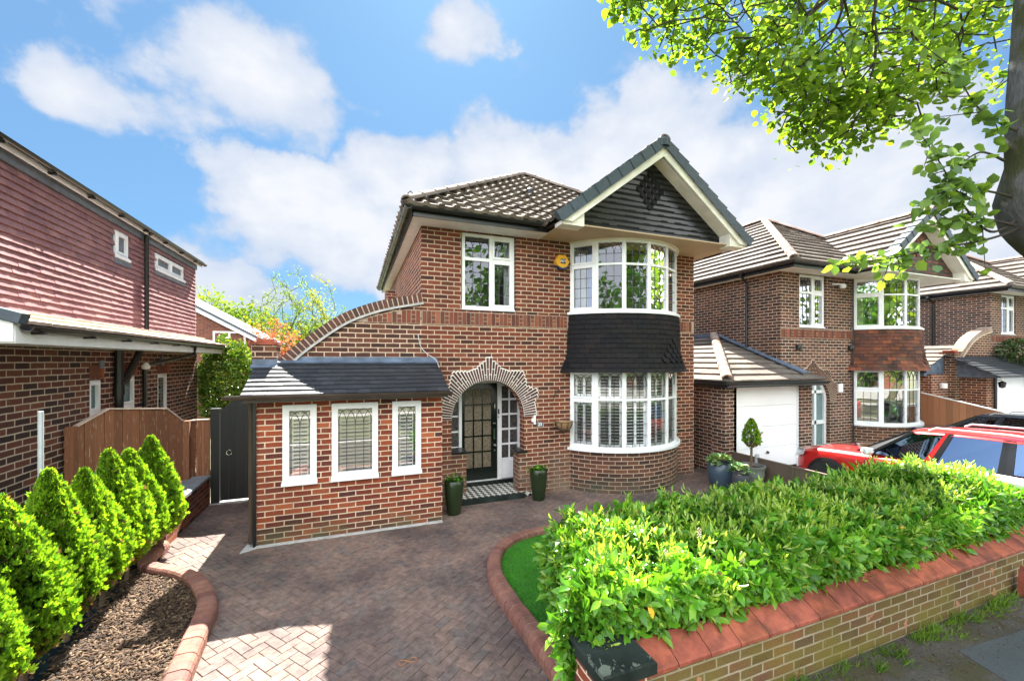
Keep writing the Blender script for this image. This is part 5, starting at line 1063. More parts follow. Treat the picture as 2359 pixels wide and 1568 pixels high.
b.build('boards', 'orange_fence', OF); b = MB(); b.bar((17.015, 7.6, 1.57), (17.015, 4.3, .80), .06, .03); b.build('capping_rail', 'mortar_white', OF)
SG = MB(); SG.box(7.30, 7.62, 8.9, 8.95, 0, 1.75); SG.box(7.66, 7.75, 8.6, 8.7, 0, 1.85); tag(SG.build('passage_gate', 'black_wood'), 'narrow black gate in the gap between the two houses', 'gate')
# ------------------------------------------------------------------ things on the house front
AB = thing('alarm_box', 'yellow hexagonal burglar alarm box with dark base high on the brick wall', 'alarm box', (3.83, 7.25, 4.55))
hx = [(3.83+.155*math.cos(a), 4.56+.145*math.sin(a)) for a in [i*PI/3 for i in range(6)]]
b = MB(); b.prism([(x, z) for x, z in hx], 7.215, 7.299); b.build('alarm_case', 'alarm_yellow', AB)
b = MB(); b.prism([(3.83-.125, 4.475), (3.83-.06, 4.405), (3.83+.1, 4.405), (3.83+.14, 4.475), (3.83, 4.43)], 7.208, 7.298); b.build('alarm_base', 'navy', AB)
b = MB(); b.box(3.79, 3.90, 7.209, 7.2145, 4.52, 4.61); b.build('sign_panel', 'navy', AB)
letters('ADT', .062, (3.845, 7.207, 4.565), (PI/2, 0, 0), 'sign_white', AB)
NP = thing('number_plaque', 'small dark slate plaque reading 23 beside the porch arch', 'house number', (3.36, 7.29, 1.36))
b = MB(); b.bbox(-.062, .062, -.05, .05, 0, .012, .003, Matrix.Translation((3.37, 7.299, 1.35)) @ Matrix.Rotation(PI/2, 4, 'X')); b.build('slate', 'lead_flashing', NP); letters('23', .085, (3.37, 7.284, 1.35), (PI/2, 0, 0), 'sign_white', NP)
b = MB(); b.box(3.235, 3.27, 7.26, 7.299, 1.36, 1.54); b.lathe([(0, -.04), (.03, -.03), (.035, 0), (.03, .03), (0, .04)], (3.215, 7.27, 1.44), 10); tag(b.build('porch_lamp', 'sign_white', smooth=True), 'slim white tube lamp beside the house number plaque', 'wall lamp')
b = MB(); b.box(1.375, 1.405, 7.265, 7.299, 1.30, 1.50); tag(b.build('porch_lamp', 'cream_paint'), 'slim pale tube lamp in the corner between the lean-to and the arch', 'wall lamp')
b = MB(); b.bar((3.66, 7.285, 1.78), (3.66, 7.285, 2.06), .018, .02); b.tube([(3.66, 7.27, 2.03), (3.66, 7.10, 2.035), (3.66, 7.0, 2.03)], .008, 6); b.tube(catmull([(3.66, 7.27, 1.80), (3.66, 7.22, 1.92), (3.66, 7.12, 1.99), (3.66, 7.03, 2.02)], 5), .007, 6); b.tube([(3.66+.0*math.cos(t), 7.20+.035*math.cos(t), 1.98+.035*math.sin(t)) for t in np.linspace(0, 2*PI, 12)], .006, 5); tag(b.build('wall_bracket', 'iron'), 'black scrolled iron bracket fixed to the brick wall above the hanging basket', 'bracket')
HB = thing('hanging_basket', 'empty coir lined wire basket hanging by the ground floor bay', 'hanging basket', (3.8, 7.1, 1.3))
b = MB(); b.lathe([(.03, -.14), (.09, -.11), (.15, -.04), (.175, .05), (.16, .05), (.13, -.03), (0, -.05)], (3.80, 7.10, 1.36), 20); b.build('coir_liner', 'coir', HB, smooth=True)
b = MB()
for k in range(8): a = k*PI/4; b.tube([(3.80+r*math.cos(a), 7.10+r*math.sin(a), 1.36+z) for r, z in ((.182, .055), (.158, -.04), (.096, -.115), (.02, -.155), (0, -.20))], .0045, 5)
for r, z in ((.184, .055), (.14, -.075)): b.tube([(3.80+r*math.cos(t), 7.10+r*math.sin(t), 1.36+z) for t in np.linspace(0, 2*PI, 24)], .0045, 5)
b.build('wire_frame', 'iron', HB)
# curtains
def curtain(label, x0, x1, z0, z1, yy, mat, wave=.02, pitch=.07):
    n = max(8, int((x1-x0)/.012)); vs = []
    for i in range(n):
        x = x0+(x1-x0)*i/(n-1); y = yy+wave*math.sin(x*2*PI/pitch)+.008*math.sin(x*17); vs += [(x, y, z0), (x, y, z1), (x, y+.012, z0), (x, y+.012, z1)]
    b = MB(); b.add(vs, [q for i in range(n-1) for q in ((i*4, i*4+4, i*4+5, i*4+1), (i*4+2, i*4+3, i*4+7, i*4+6))]); tag(b.build('curtain', mat, smooth=True), label, 'curtain')
curtain('white and pale curtain at the near side light of the upper bay', 4.15, 4.75, 3.55, 4.95, 7.62, 'curtain'); curtain('blue edge of curtain in the upper bay beside the white one', 4.52, 4.66, 3.55, 4.95, 7.38, 'curtain_blue', .01, .05)
curtain('pale curtain drawn to one side of the small first floor window', 2.70, 2.86, 3.55, 4.95, 7.52, 'curtain', .015, .05)
for nm, x0, x1, z0 in (('ground floor bay of the second house, inner side', 13.4, 14.1, .85), ('upper bay of the second house, inner side', 13.4, 14.1, 3.5), ('ground floor bay of the second house, outer side', 15.3, 15.9, .85)): curtain('pale beige curtain in the '+nm, x0, x1, z0, z0+1.4, 7.6, 'curtain_beige')
b = MB()
for zz in np.arange(3.6, 4.95, .09): pass
# pots
def pot(name, label, prof, c, mat, soil):
    r = thing(name, label, 'plant pot', c); b = MB(); b.lathe(prof, c, 36); b.build('vessel', mat, r, smooth=True)
    b = MB(); b.lathe([(0, 0), (soil[0], 0)], (c[0], c[1], c[2]+soil[1]), 24); b.build('compost', 'compost', r); return r
TP = [(0, 0), (.105, 0), (.115, .02), (.15, .30), (.165, .48), (.160, .56), (.148, .575), (.138, .56), (.14, .50), (.125, .48)]
def plant(name, label, c, n, size, h, spread, mats, tm, up=.8, cat='plant'):
    d = rnd(n)*np.array([1, 1, .5])+np.array([0, 0, up]); d = norm(d); p = np.array(c)+rnd(n)*np.array([spread*.35, spread*.35, h*.2])+np.array([0, 0, h*.35])
    q = leaves(name, p, d, rnd(n)*.4+np.array([0, 0, 1.]), RNG.uniform(.6, 1.1, n)*size, tm, mats[0], mats=mats, mi=RNG.integers(0, len(mats), n)); q['label'] = label; q['category'] = cat; return q
for cx, cy, lab in ((1.56, 6.84, 'beside the lean-to corner'), (3.20, 6.98, 'against the wall between porch and bay')):
    pot('tall_planter', 'tall tapering dark green glazed planter '+lab, TP, (cx, cy, 0), 'pot_green', (.13, .50)); plant('potted_plant', 'small dark leafy plant in the green planter '+lab, (cx, cy, .50), 170, .075, .16, .20, ['leaf_dark', 'leaf_hedge'], T_leaf())
pot('round_planter', 'wide blue grey glazed planter holding the variegated hosta', [(0, 0), (.16, 0), (.22, .06), (.27, .30), (.26, .44), (.22, .50), (.20, .49), (.20, .42)], (7.05, 6.35, 0), 'pot_blue', (.2, .42))
def hosta(name, label, c, n, size, sp):
    a = RNG.uniform(0, 2*PI, n); el_ = RNG.uniform(.05, .9, n); d = np.stack([np.cos(a), np.sin(a), el_], 1); p = np.array(c)+np.stack([np.cos(a)*sp*(1-el_), np.sin(a)*sp*(1-el_), el_*.12], 1)
    r = thing(name, label, 'plant', c)
    leaves('leaf_margins', p-np.array([0, 0, .004]), d, np.array([[0, 0, 1.]])+rnd(n, .1), np.full(n, size), T_leaf(.62), 'leaf_hosta_edge', r); leaves('leaf_blades', p+norm(d)*.012+np.array([0, 0, .002]), d, np.array([[0, 0, 1.]])+rnd(n, .1), np.full(n, size*.86), T_leaf(.46), 'leaf_hosta', r)
hosta('variegated_hosta', 'cream edged hosta spilling from the wide blue planter', (7.05, 6.35, .48), 75, .17, .22); hosta('variegated_hosta', 'smaller cream edged hosta in the ribbed dark pot', (7.0, 5.85, .42), 34, .14, .12)
pot('ribbed_pot', 'small ribbed dark pot standing in front of the wide blue planter', [(0, 0), (.13, 0)]+[(.15+.008*(k % 2), .03+k*.028) for k in range(13)]+[(.14, .40), (.13, .36)], (7.0, 5.85, 0), 'pot_dark', (.13, .36))
pot('round_pot', 'wide grey banded pot with the small standard conifer', [(0, 0), (.17, 0), (.20, .04), (.235, .22), (.24, .25), (.243, .28), (.24, .31), (.25, .40), (.265, .42), (.265, .45), (.235, .45), (.23, .38)], (7.62, 6.12, 0), 'pot_grey', (.23, .39))
# ------------------------------------------------------------------ conifers
FAN = T_fan()
def thuja_parts(parent, c, H_, R_, lean, seed, n=9500, trunk=.19):
    rg = np.random.default_rng(seed); t = rg.beta(1.25, 1.35, n); th = rg.uniform(0, 2*PI, n)
    prof = lambda t: np.clip(np.sin(PI*np.clip(t, 0, 1)**.68)**.7, .0, 1)*(1.05-.42*t)*(.62+.38*np.clip(t*5, 0, 1))
    ridg = 1+.13*np.sin(th*5+seed+t*2)+.09*np.sin(th*9-t*9+seed*2)+.10*np.sin(th*11+t*13+seed)*np.sin(t*29+th*6)
    rr = R_*prof(t)*ridg*rg.uniform(.70, 1.0, n)**.8*(1+.22*(rg.uniform(0, 1, n) > .94)); z = trunk+t*(H_-trunk); brn = (t < .16)*(rg.uniform(0, 1, n) < (.5 if seed in (3, 31) else .22))+(rg.uniform(0, 1, n) < .012)
    p = np.stack([c[0]+rr*np.cos(th)+lean*t, c[1]+rr*np.sin(th), c[2]+z], 1)
    out = np.stack([np.cos(th), np.sin(th), np.zeros(n)], 1); d = norm(out*(.75-.35*t[:, None])+np.array([0, 0, .95])+rg.normal(size=(n, 3))*.28)
    nr = norm(np.cross(out, np.array([0, 0, 1.]))+rg.normal(size=(n, 3))*.5)
    deep = (rr < R_*prof(t)*ridg*.855).astype(int)  # inner fans take a darker leaf colour, painting shade into the recesses
    deep = np.where(brn > 0, 2, deep); o = leaves('foliage', p, d, nr, rg.uniform(.028, .066, n), FAN, 'leaf_thuja', parent, mats=['leaf_thuja', 'leaf_thuja_shade', 'leaf_thuja_brown'], mi=deep)
    m = MB(); m.tube([(c[0], c[1], c[2]-.02), (c[0]+.01, c[1], c[2]+trunk), (c[0]+lean*.5, c[1], c[2]+H_*.6)], [.026, .022, .01], 8)
    for k in range(26):
        zz = trunk*.8+(H_-trunk)*.8*k/26; a = k*2.4; L_ = R_*.7*float(prof(np.array(k/26.+.05))); m.tube([(c[0]+lean*zz/H_, c[1], c[2]+zz), (c[0]+lean*zz/H_+L_*math.cos(a), c[1]+L_*math.sin(a), c[2]+zz+.12)], [.007, .003], 5)
    m.build('trunk', 'trunk_brown', parent, smooth=True)
CN = [(-2.46, 3.92, 1.22, .27, -.03, 'partly cut off by the picture edge, nearest end of row'), (-2.45, 4.38, 1.50, .33, -.14, 'largest of the row, second from the near end'), (-2.46, 4.92, 1.57, .275, -.12, 'with a pointed top, third from the near end'), (-2.46, 5.48, 1.44, .265, -.14, 'middle of the row, fourth from the near end'),
      (-2.48, 6.02, 1.53, .29, -.16, 'with a bare brown trunk, third from the far end'), (-2.50, 6.46, 1.45, .275, -.14, 'second from the far end of the row'), (-2.46, 6.88, 1.53, .275, -.12, 'at the far end of the row by the low wall')]
for i, (x, y, h, r, ln, lb) in enumerate(CN):
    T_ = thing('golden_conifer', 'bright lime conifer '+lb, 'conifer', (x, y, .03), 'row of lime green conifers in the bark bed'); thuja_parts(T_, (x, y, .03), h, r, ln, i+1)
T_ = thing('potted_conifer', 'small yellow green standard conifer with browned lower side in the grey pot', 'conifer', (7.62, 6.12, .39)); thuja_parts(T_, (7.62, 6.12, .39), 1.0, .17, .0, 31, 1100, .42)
# ------------------------------------------------------------------ laurel hedge
HG = thing('laurel_hedge', 'clipped laurel hedge with glossy leaves and yellow green new shoots behind the garden wall', 'hedge', (4.5, 3.0, 0))
def hedge():
    rg = np.random.default_rng(5); S_ = []
    x0, x1, y0, y1, zt = 1.76, 8.2, 2.56, 3.62, 1.06
    def hz(x, y): return zt-.13*np.exp(-((x-6.1)/.8)**2)-.32*np.clip((x-7.5)/.7, 0, 1)**1.5+.045*np.sin(x*8.3+y*9)*np.sin(x*3.1-y*4)+.05*np.sin(x*2.1)+.04*np.sin(x*5.3+y*3)+.03*np.sin(x*11+y*7)+.05*np.sin(x*.9+1)
    n1 = 2500
    x = rg.uniform(x0+.1, x1, n1); y = rg.uniform(y0, y1, n1); z = hz(x, y)+.03-np.abs(rg.normal(0, .09, n1))
    edge = np.minimum(1, np.minimum((y-y0+.03)/.2, (y1-y+.03)/.2)); edge = np.minimum(edge, (x-x0)/.25); z -= .13*(1-np.clip(edge, 0, 1))**2
    top = (np.stack([x, y, z], 1), norm(np.stack([rg.normal(0, .3, n1)-.25*(x < x0+.3), rg.normal(0, .3, n1)-.5*(y < y0+.15), np.ones(n1)], 1)))
    n2 = 2200
    x = rg.uniform(x0+.05, x1, n2); z = .50+(hz(x, y0)-.55)*rg.uniform(0, 1, n2)**.9; bul = .16*np.sin(PI*np.clip((z-.42)/.75, 0, 1)); y = y0+.06-bul*1.0+rg.normal(0, .055, n2)+.03*np.sin(x*7)
    fr = (np.stack([x, y, z], 1), norm(np.stack([rg.normal(0, .45, n2), -np.ones(n2), .45+rg.normal(0, .35, n2)-(z < .6)*.6], 1)))
    n3 = 620
    y = rg.uniform(y0, y1, n3); z = .22+(1.02-.25)*rg.uniform(0, 1, n3); x = x0+.09-.10*np.sin(PI*np.clip((z-.1)/1., 0, 1))+rg.normal(0, .03, n3)
    en = (np.stack([x, y, z], 1), norm(np.stack([-np.ones(n3), rg.normal(0, .5, n3), .5+rg.normal(0, .35, n3)], 1)))
    n4 = 900
    x = rg.uniform(x0+.1, x1, n4); z = .2+.85*rg.uniform(0, 1, n4); y = y1+rg.normal(0, .03, n4)
    bk = (np.stack([x, y, z], 1), norm(np.stack([rg.normal(0, .4, n4), np.ones(n4), .5+rg.normal(0, .3, n4)], 1)))
    for q_ in (top, fr, en, bk): q_[0][:, 0] -= .33*np.clip((2.98-q_[0][:, 1])/.4, 0, 1)*np.exp(-(q_[0][:, 0]-x0)/.45)
    P, A = [np.concatenate(q) for q in zip(top, fr, en, bk)]; ns = len(P); istop = np.arange(ns) < n1
    # leaves in whorls along each shoot
    pos, dr, up, sz, mi = [], [], [], [], []
    for k in range(7):
        ph = rg.uniform(0, 2*PI, ns)*.3+k*2.399+np.arange(ns)*1.7; ref = np.where(np.abs(A[:, 2:3]) > .9, np.array([[1., 0, 0]]), np.array([[0, 0, 1.]])); e1 = norm(np.cross(A, ref)); e2 = np.cross(A, e1)
        rad = e1*np.cos(ph)[:, None]+e2*np.sin(ph)[:, None]; f = k/7
        young = (rg.uniform(0, 1, ns) < np.where(istop, .75, .40)*(f > .4))  # more pale leaves on top: new growth, plus sunlit tone put into the colour
        spread = np.where(young, .30, 1.15-.55*f)[:, None]; d = norm(rad*spread+A*(.55+.4*f)+np.array([0, 0, -.12]))
        pos.append(P+A*(-.07+.12*f)[..., None] if np.ndim(f) else P+A*(-.07+.11*f)); dr.append(d); up.append(norm(A+rad*-.3+rg.normal(size=(ns, 3))*.2)); sz.append(np.where(young, .072, .115)*rg.uniform(.6, 1.2, ns)); mi.append(young.astype(int))
    # upright light tips that stand above the clipped top
    tips = np.nonzero((rg.uniform(0, 1, ns) < np.where(istop, .24, .05)))[0]
    for k in range(7):
        PT, AT = P[tips], norm(A[tips]+np.array([0, 0, .9])); m_ = len(tips); L_ = (.05+.12*((tips*7919) % 97)/97.)
        rad = norm(rg.normal(size=(m_, 3))); pos.append(PT+AT*(L_*(k+1)/7)[:, None]); dr.append(norm(AT*.8+rad*.6)); up.append(rad); sz.append(rg.uniform(.05, .085, m_)); mi.append(np.ones(m_, int))
    pos, dr, up, sz, mi = map(np.concatenate, (pos, dr, up, sz, mi))
    a = mi == 0
    leaves('mature_leaves', pos[a], dr[a], up[a], sz[a], T_leaf(.38, .08, .18), 'leaf_hedge', HG); leaves('young_leaves', pos[~a], dr[~a], up[~a], sz[~a], T_leaf(.24, .14, .05), 'leaf_young_sunlit', HG)
    nd = 90; ii = rg.integers(0, ns, nd); leaves('dead_leaves', P[ii]+A[ii]*.03, rg.normal(size=(nd, 3)), A[ii]+rg.normal(size=(nd, 3))*.4, rg.uniform(.05, .09, nd), T_leaf(.4), 'leaf_thuja_brown', HG)
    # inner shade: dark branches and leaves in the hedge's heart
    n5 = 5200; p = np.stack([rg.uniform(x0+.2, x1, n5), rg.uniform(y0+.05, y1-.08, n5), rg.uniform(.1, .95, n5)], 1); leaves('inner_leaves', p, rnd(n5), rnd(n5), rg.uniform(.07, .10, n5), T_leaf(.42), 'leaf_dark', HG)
    m = MB()
    for i in range(260):
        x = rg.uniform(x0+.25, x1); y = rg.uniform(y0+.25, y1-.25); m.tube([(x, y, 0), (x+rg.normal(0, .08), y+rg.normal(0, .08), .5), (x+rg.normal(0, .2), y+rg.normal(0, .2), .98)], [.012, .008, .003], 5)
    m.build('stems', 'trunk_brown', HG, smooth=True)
    m = MB()
    for x, y, z in ((2.32, 2.62, 1.0), (2.75, 2.70, 1.08), (3.6, 2.75, 1.1), (2.95, 2.45, .95)): 
        m = MB()
        for k in range(26): a = k*2.4; rr = .014; m.lathe([(0, -.006), (.006, 0), (0, .006)], (x+rr*math.cos(a), y+rr*math.sin(a), z+k*.0035), 5)
        m.build('flower_spike', 'pale_tile', HG)
    leaves('yellowed_leaves', np.array([(1.98, 2.42, .82), (4.0, 2.42, .8), (3.0, 2.48, .98), (5.2, 2.5, .9)]), np.array([(.2, -.5, -.8), (.3, -.5, .2), (-.5, -.5, .5), (.4, -.4, -.3)]), np.array([(0, -1., .2)]*4), np.full(4, .085), T_leaf(.5), 'alarm_yellow', HG)
hedge()
# ------------------------------------------------------------------ street tree
ST = thing('street_tree', 'large leafy street tree leaning over the pavement, trunk at the frame edge', 'tree', (5.55, 1.15, 0))
def street_tree():
    tr = catmull([(6.0, 1.1, -.05), (5.9, 1.12, 1.0), (5.72, 1.18, 2.1), (5.42, 1.26, 2.95), (5.08, 1.34, 3.38), (4.84, 1.42, 3.68), (4.72, 1.45, 4.0), (4.70, 1.46, 4.5), (4.74, 1.46, 5.1), (4.84, 1.5, 5.8), (4.9, 1.7, 6.5)], 5)
    rad = list(np.interp(np.linspace(0, 1, len(tr)), [0, .1, .3, .42, .50, .56, .62, .8, 1], [.30, .24, .21, .22, .255, .235, .145, .115, .09]))
    m = MB(); m.tube(tr, rad, 18, caps=False); m.build('trunk', 'bark', ST, smooth=True)
    E_ = [(3.71, 4.47, 7.33, .42), (4.26, 4.26, 7.15, .6), (4.91, 4.01, 7.2, .8), (5.05, 3.80, 6.6, .55), (5.11, 3.4, 6.75, .8), (5.57, 3.44, 6.12, .62), (5.90, 3.36, 5.75, .46), (5.95, 3.08, 6.15, .7), (6.35, 2.95, 5.8, .42), (6.66, 3.02, 6.6, .75), (6.9, 2.8, 6.9, .6), (4.94, 4.53, 8.65, 1.0), (6.43, 3.96, 8.84, 1.3), (7.26, 3.11, 8.0, 1.2), (3.3, 4.4, 7.45, .3), (5.75, 3.45, 5.6, .45), (5.35, 3.5, 5.95, .5), (7.9, 2.5, 7.0, 1.0), (4.2, 3.2, 8.6, 1.2), (5.6, 2.0, 8.6, 1.5), (6.6, .6, 8.2, 1.6), (4.0, .6, 8.4, 1.5)]
    att = []; rg = np.random.default_rng(11)
    for x, y, z, r in E_:
        n = int(85*r**2)+20; d = norm(rg.normal(size=(n, 3)))*(rg.uniform(.35, 1, n)**.6)[:, None]*r*np.array([1.1, 1.1, .8]); att.append(np.array([x, y, z])+d)
    att = np.concatenate(att); P, par, tips = grow([(4.8, 1.5, 5.8), (5.1, 2.2, 6.9), (5.4, 2.9, 7.4)], att, .28, .05, .3)
    twigs('branches', P, par, .06, 'twig', ST, .0085, .5)
    # leaves hang in tufts around every node of the finer branches
    cnt = np.ones(len(P))
    for i in range(len(P)-1, 0, -1): cnt[par[i]] += cnt[i]
    fine = np.nonzero(cnt < 12)[0]; base = np.repeat(fine, 9); n = len(base); p = P[base]+rg.normal(size=(n, 3))*np.array([.085, .085, .07])
    d = norm(rg.normal(size=(n, 3))*np.array([1, 1, .6])+np.array([0, 0, -.35])); up = norm(rg.normal(size=(n, 3))*.55+np.array([0, 0, 1.]))
    leaves('crown', p, d, up, rg.uniform(.05, .122, n), T_round(), 'leaf_tree', ST)
    # low sprays near the trunk with larger separate leaves
    SP = [[(4.66, 1.5, 3.60), (4.38, 1.56, 3.50), (4.09, 1.75, 3.44), (3.91, 1.93, 3.40), (3.60, 2.12, 3.37)], [(4.62, 1.5, 3.66), (4.38, 1.56, 3.55), (4.18, 1.63, 3.75), (4.02, 1.68, 4.03), (3.87, 1.75, 4.30)], [(4.62, 1.5, 4.35), (4.49, 1.49, 4.29), (4.26, 1.58, 4.45), (4.10, 1.65, 4.75)], [(4.6, 1.5, 3.8), (4.41, 1.55, 3.84), (4.11, 1.66, 3.87), (3.90, 1.75, 3.72)], [(4.55, 1.55, 4.1), (4.35, 1.6, 4.15), (4.2, 1.66, 4.05)],
          [(4.9, 2.3, 6.6), (4.7, 2.5, 6.1), (4.5, 2.55, 5.65)], [(4.3, 2.3, 6.4), (4.1, 2.6, 6.0), (3.9, 2.75, 5.55)], [(4.55, 1.5, 3.6), (4.3, 1.58, 3.64), (4.05, 1.72, 3.62)]]
    m = MB(); pp, dd = [], []
    for s in SP:
        c = catmull(s, 7); m.tube(c, list(np.linspace(.011, .003, len(c))), 6)
        for i, q in enumerate(c[9:]):
            t = norm(np.array(c[min(i+10, len(c)-1)])-np.array(c[i+7]))
            for k in range(4): pp.append(np.array(q)+rg.normal(size=3)*.03); dd.append(t*.5+rg.normal(size=3)*.7+np.array((0, 0, -.25)))
            if rg.uniform() < .30:
                e = np.array(q)+rg.normal(size=3)*.16; m.tube([q, tuple(e)], [.004, .002], 5)
                for k in range(5): pp.append(np.array(q)+(e-np.array(q))*(k+1)/5+rg.normal(size=3)*.02); dd.append(rg.normal(size=3)+np.array((0, 0, -.2)))
    m.build('low_twigs', 'twig', ST, smooth=True); pp = np.array(pp); n = len(pp)
    leaves('low_leaves', pp, np.array(dd), norm(rg.normal(size=(n, 3))*.7+np.array([0, -.3, 1.])), rg.uniform(.055, .10, n), T_round(), 'leaf_tree_big', ST)
street_tree()
# ------------------------------------------------------------------ background trees and shrubs
def tree(name, label, base, h, r, n_att, lm, seed, trunk='trunk_green', per=10, ls=.16, low=.35, group=None, stems=1, spray=.22, rmin=.012):
    rg = np.random.default_rng(seed); T_ = thing(name, label, 'tree', base, group); b = np.array(base, float)
    d = norm(rg.normal(size=(n_att, 3)))*(rg.uniform(0, 1, n_att)**.4)[:, None]; att = b+np.array([0, 0, h*(low+(1-low)/2)])+d*np.array([r, r, h*(1-low)/2])*(1+.18*np.sin(d[:, :1]*7+d[:, 2:]*9+seed))
    att = att[att[:, 2] > b[2]+h*.12]
    P, par, tips = grow([b, b+np.array([.03*h*rg.normal(), 0, h*.12]), b+np.array([.03*h*rg.normal(), 0, h*.25])], att, h*.05, h*.004, .15, 1.2)
    twigs('trunk', P, par, h*.014, trunk, T_, rmin, .5)
    base_ = np.repeat(np.arange(3, len(P)), per); n = len(base_); p = P[base_]+rg.normal(size=(n, 3))*spray*np.array([1, 1, .8])
    leaves('crown', p, rg.normal(size=(n, 3))+np.array([0, 0, -.4]), rg.normal(size=(n, 3)), rg.uniform(.6, 1.2, n)*ls, T_tri(), lm, T_)
    return T_
tree('tree', 'tall thin willow with sparse yellow green leaves and visible limbs', (-5.0, 34.5, 0), 9.3, 1.7, 260, 'leaf_far', 3, per=9, ls=.13, low=.15, spray=.16, rmin=.014)
tree('tree', 'denser yellow leaved willow beside the sparse one', (-3.1, 35.5, 0), 9.0, 1.6, 240, 'leaf_far_yellow', 4, per=14, ls=.14, low=.2, spray=.2, rmin=.014)
tree('tree', 'bushy bright green tree above the outbuilding roof', (-10.6, 36, 0), 7.6, 2.2, 260, 'leaf_far', 5, per=9, ls=.26, spray=.3)
tree('tree', 'pale green rounded tree between the outbuilding and the willows', (-8.2, 37, 0), 7.4, 2.0, 240, 'leaf_far', 6, per=8, ls=.25, spray=.3)
tree('tree', 'low yellow green tree filling the gap below the willows', (-5.6, 33, 0), 5.9, 2.4, 260, 'leaf_far_yellow', 7, per=9, ls=.24, spray=.3, low=.1)
tree('tree', 'low bright green tree below the willows beside the parapet', (-2.6, 33, 0), 5.2, 2.0, 240, 'leaf_far', 8, per=9, ls=.24, spray=.3, low=.1)
tree('tree', 'wispy green tree just above the curved parapet', (-.6, 36, 0), 7.0, 1.7, 170, 'leaf_far', 9, per=9, ls=.14, spray=.2, rmin=.012)
tree('tree', 'distant pale green tree behind the bushy one', (-12.8, 40, 0), 8.6, 2.4, 200, 'leaf_far', 10, per=8, ls=.26, spray=.32)
tree('acer', 'coppery red acer behind the brick pier', (-3.3, 20, 0), 4.15, 1.25, 240, 'leaf_red', 12, per=9, ls=.13, spray=.14, low=.2, rmin=.008)
SH = thing('round_shrub', 'dense rounded evergreen shrub with yellow edged leaves behind the side gate', 'shrub', (-3.0, 12.2, 0))
def shrub(T_, c, rx, rz, n, mat, ls, seed):
    rg = np.random.default_rng(seed); d = norm(rg.normal(size=(n, 3))); f = (1+.09*np.sin(d[:, 0]*9+seed)*np.sin(d[:, 2]*8)+.06*np.sin(d[:, 1]*17+d[:, 2]*13))*rg.uniform(.72, 1.04, n)
    p = np.array(c)+d*np.array([rx, rx, rz])*f[:, None]; dd = norm(d+rg.normal(size=(n, 3))*.6+np.array([0, 0, .2])); leaves('foliage', p, dd, norm(d+rg.normal(size=(n, 3))*.5), rg.uniform(.7, 1.2, n)*ls, T_leaf(.5), mat, T_)
    m = MB()
    for k in range(22): a = k*2.4; m.tube([(c[0]+.1*math.cos(a), c[1]+.1*math.sin(a), 0), (c[0]+rx*.4*math.cos(a), c[1]+rx*.4*math.sin(a), c[2]-rz*.3), (c[0]+rx*.75*math.cos(a), c[1]+rx*.75*math.sin(a), c[2]+rz*.4)], [.02, .015, .005], 5)
    m.build('stems', 'trunk_green', T_, smooth=True)
shrub(SH, (-3.05, 12.4, 2.0), .64, 1.12, 9000, 'leaf_shrub', .085, 3)
S_ = thing('climbing_shrub', 'dark green climber over the lean-to roof of the third house', 'shrub', (21.6, 6.6, 0)); shrub(S_, (21.7, 6.9, 2.9), .9, .42, 1500, 'leaf_dark', .11, 9)
# across the street (mirrored in the window panes)
for i, (x, y, h) in enumerate(((-9, -17, 12), (-1.5, -18, 9), (5, -17, 13), (12, -18, 12), (19, -17, 13))):
    tree('opposite_tree', ['broad green tree across the street, towards the left houses', 'lower green tree across the street', 'tall green tree across the street behind the camera', 'green tree across the street towards the right', 'far right green tree across the street'][i], (x, y, 0), h, 3.3, 230, 'leaf_hedge', 40+i, per=10, ls=.5, spray=.6, low=.15)
tree('street_tree', 'next street tree along the pavement, past the red car', (15.5, .9, 0), 8.5, 2.6, 200, 'leaf_tree', 61, per=10, ls=.3, spray=.4, low=.3); tree('street_tree', 'further street tree along the pavement', (26, .9, 0), 9, 3, 200, 'leaf_tree', 62, per=10, ls=.35, spray=.45, low=.3)
OH = thing('opposite_house', 'brick house across the street with hipped roof, mirrored in the windows', 'house', (2, -24, 0))
b = MB(); b.box(-16, -8, -30, -23, 0, 5); b.box(-2, 8, -30, -23, 0, 5); b.box(14, 24, -30, -23, 0, 5); b.build('brick_wall', 'brick_rear', OH, uv=True)
b = MB()
for x0, x1 in ((-16, -8), (-2, 8), (14, 24)): b.add([(x0-.4, -30.4, 5), (x1+.4, -30.4, 5), (x1+.4, -22.6, 5), (x0-.4, -22.6, 5), (x0+3, -26.5, 7.6), (x1-3, -26.5, 7.6)], [(0, 1, 5, 4), (1, 2, 5), (2, 3, 4, 5), (3, 0, 4)])
b.build('roof', 'hip_tile', OH)
OG = MB(); OG.box(-30, 30, -11.2, -10.9, 0, .8); tag(OG.build('opposite_wall', 'pale_concrete'), 'low pale wall across the street, mirrored in the windows', 'wall')
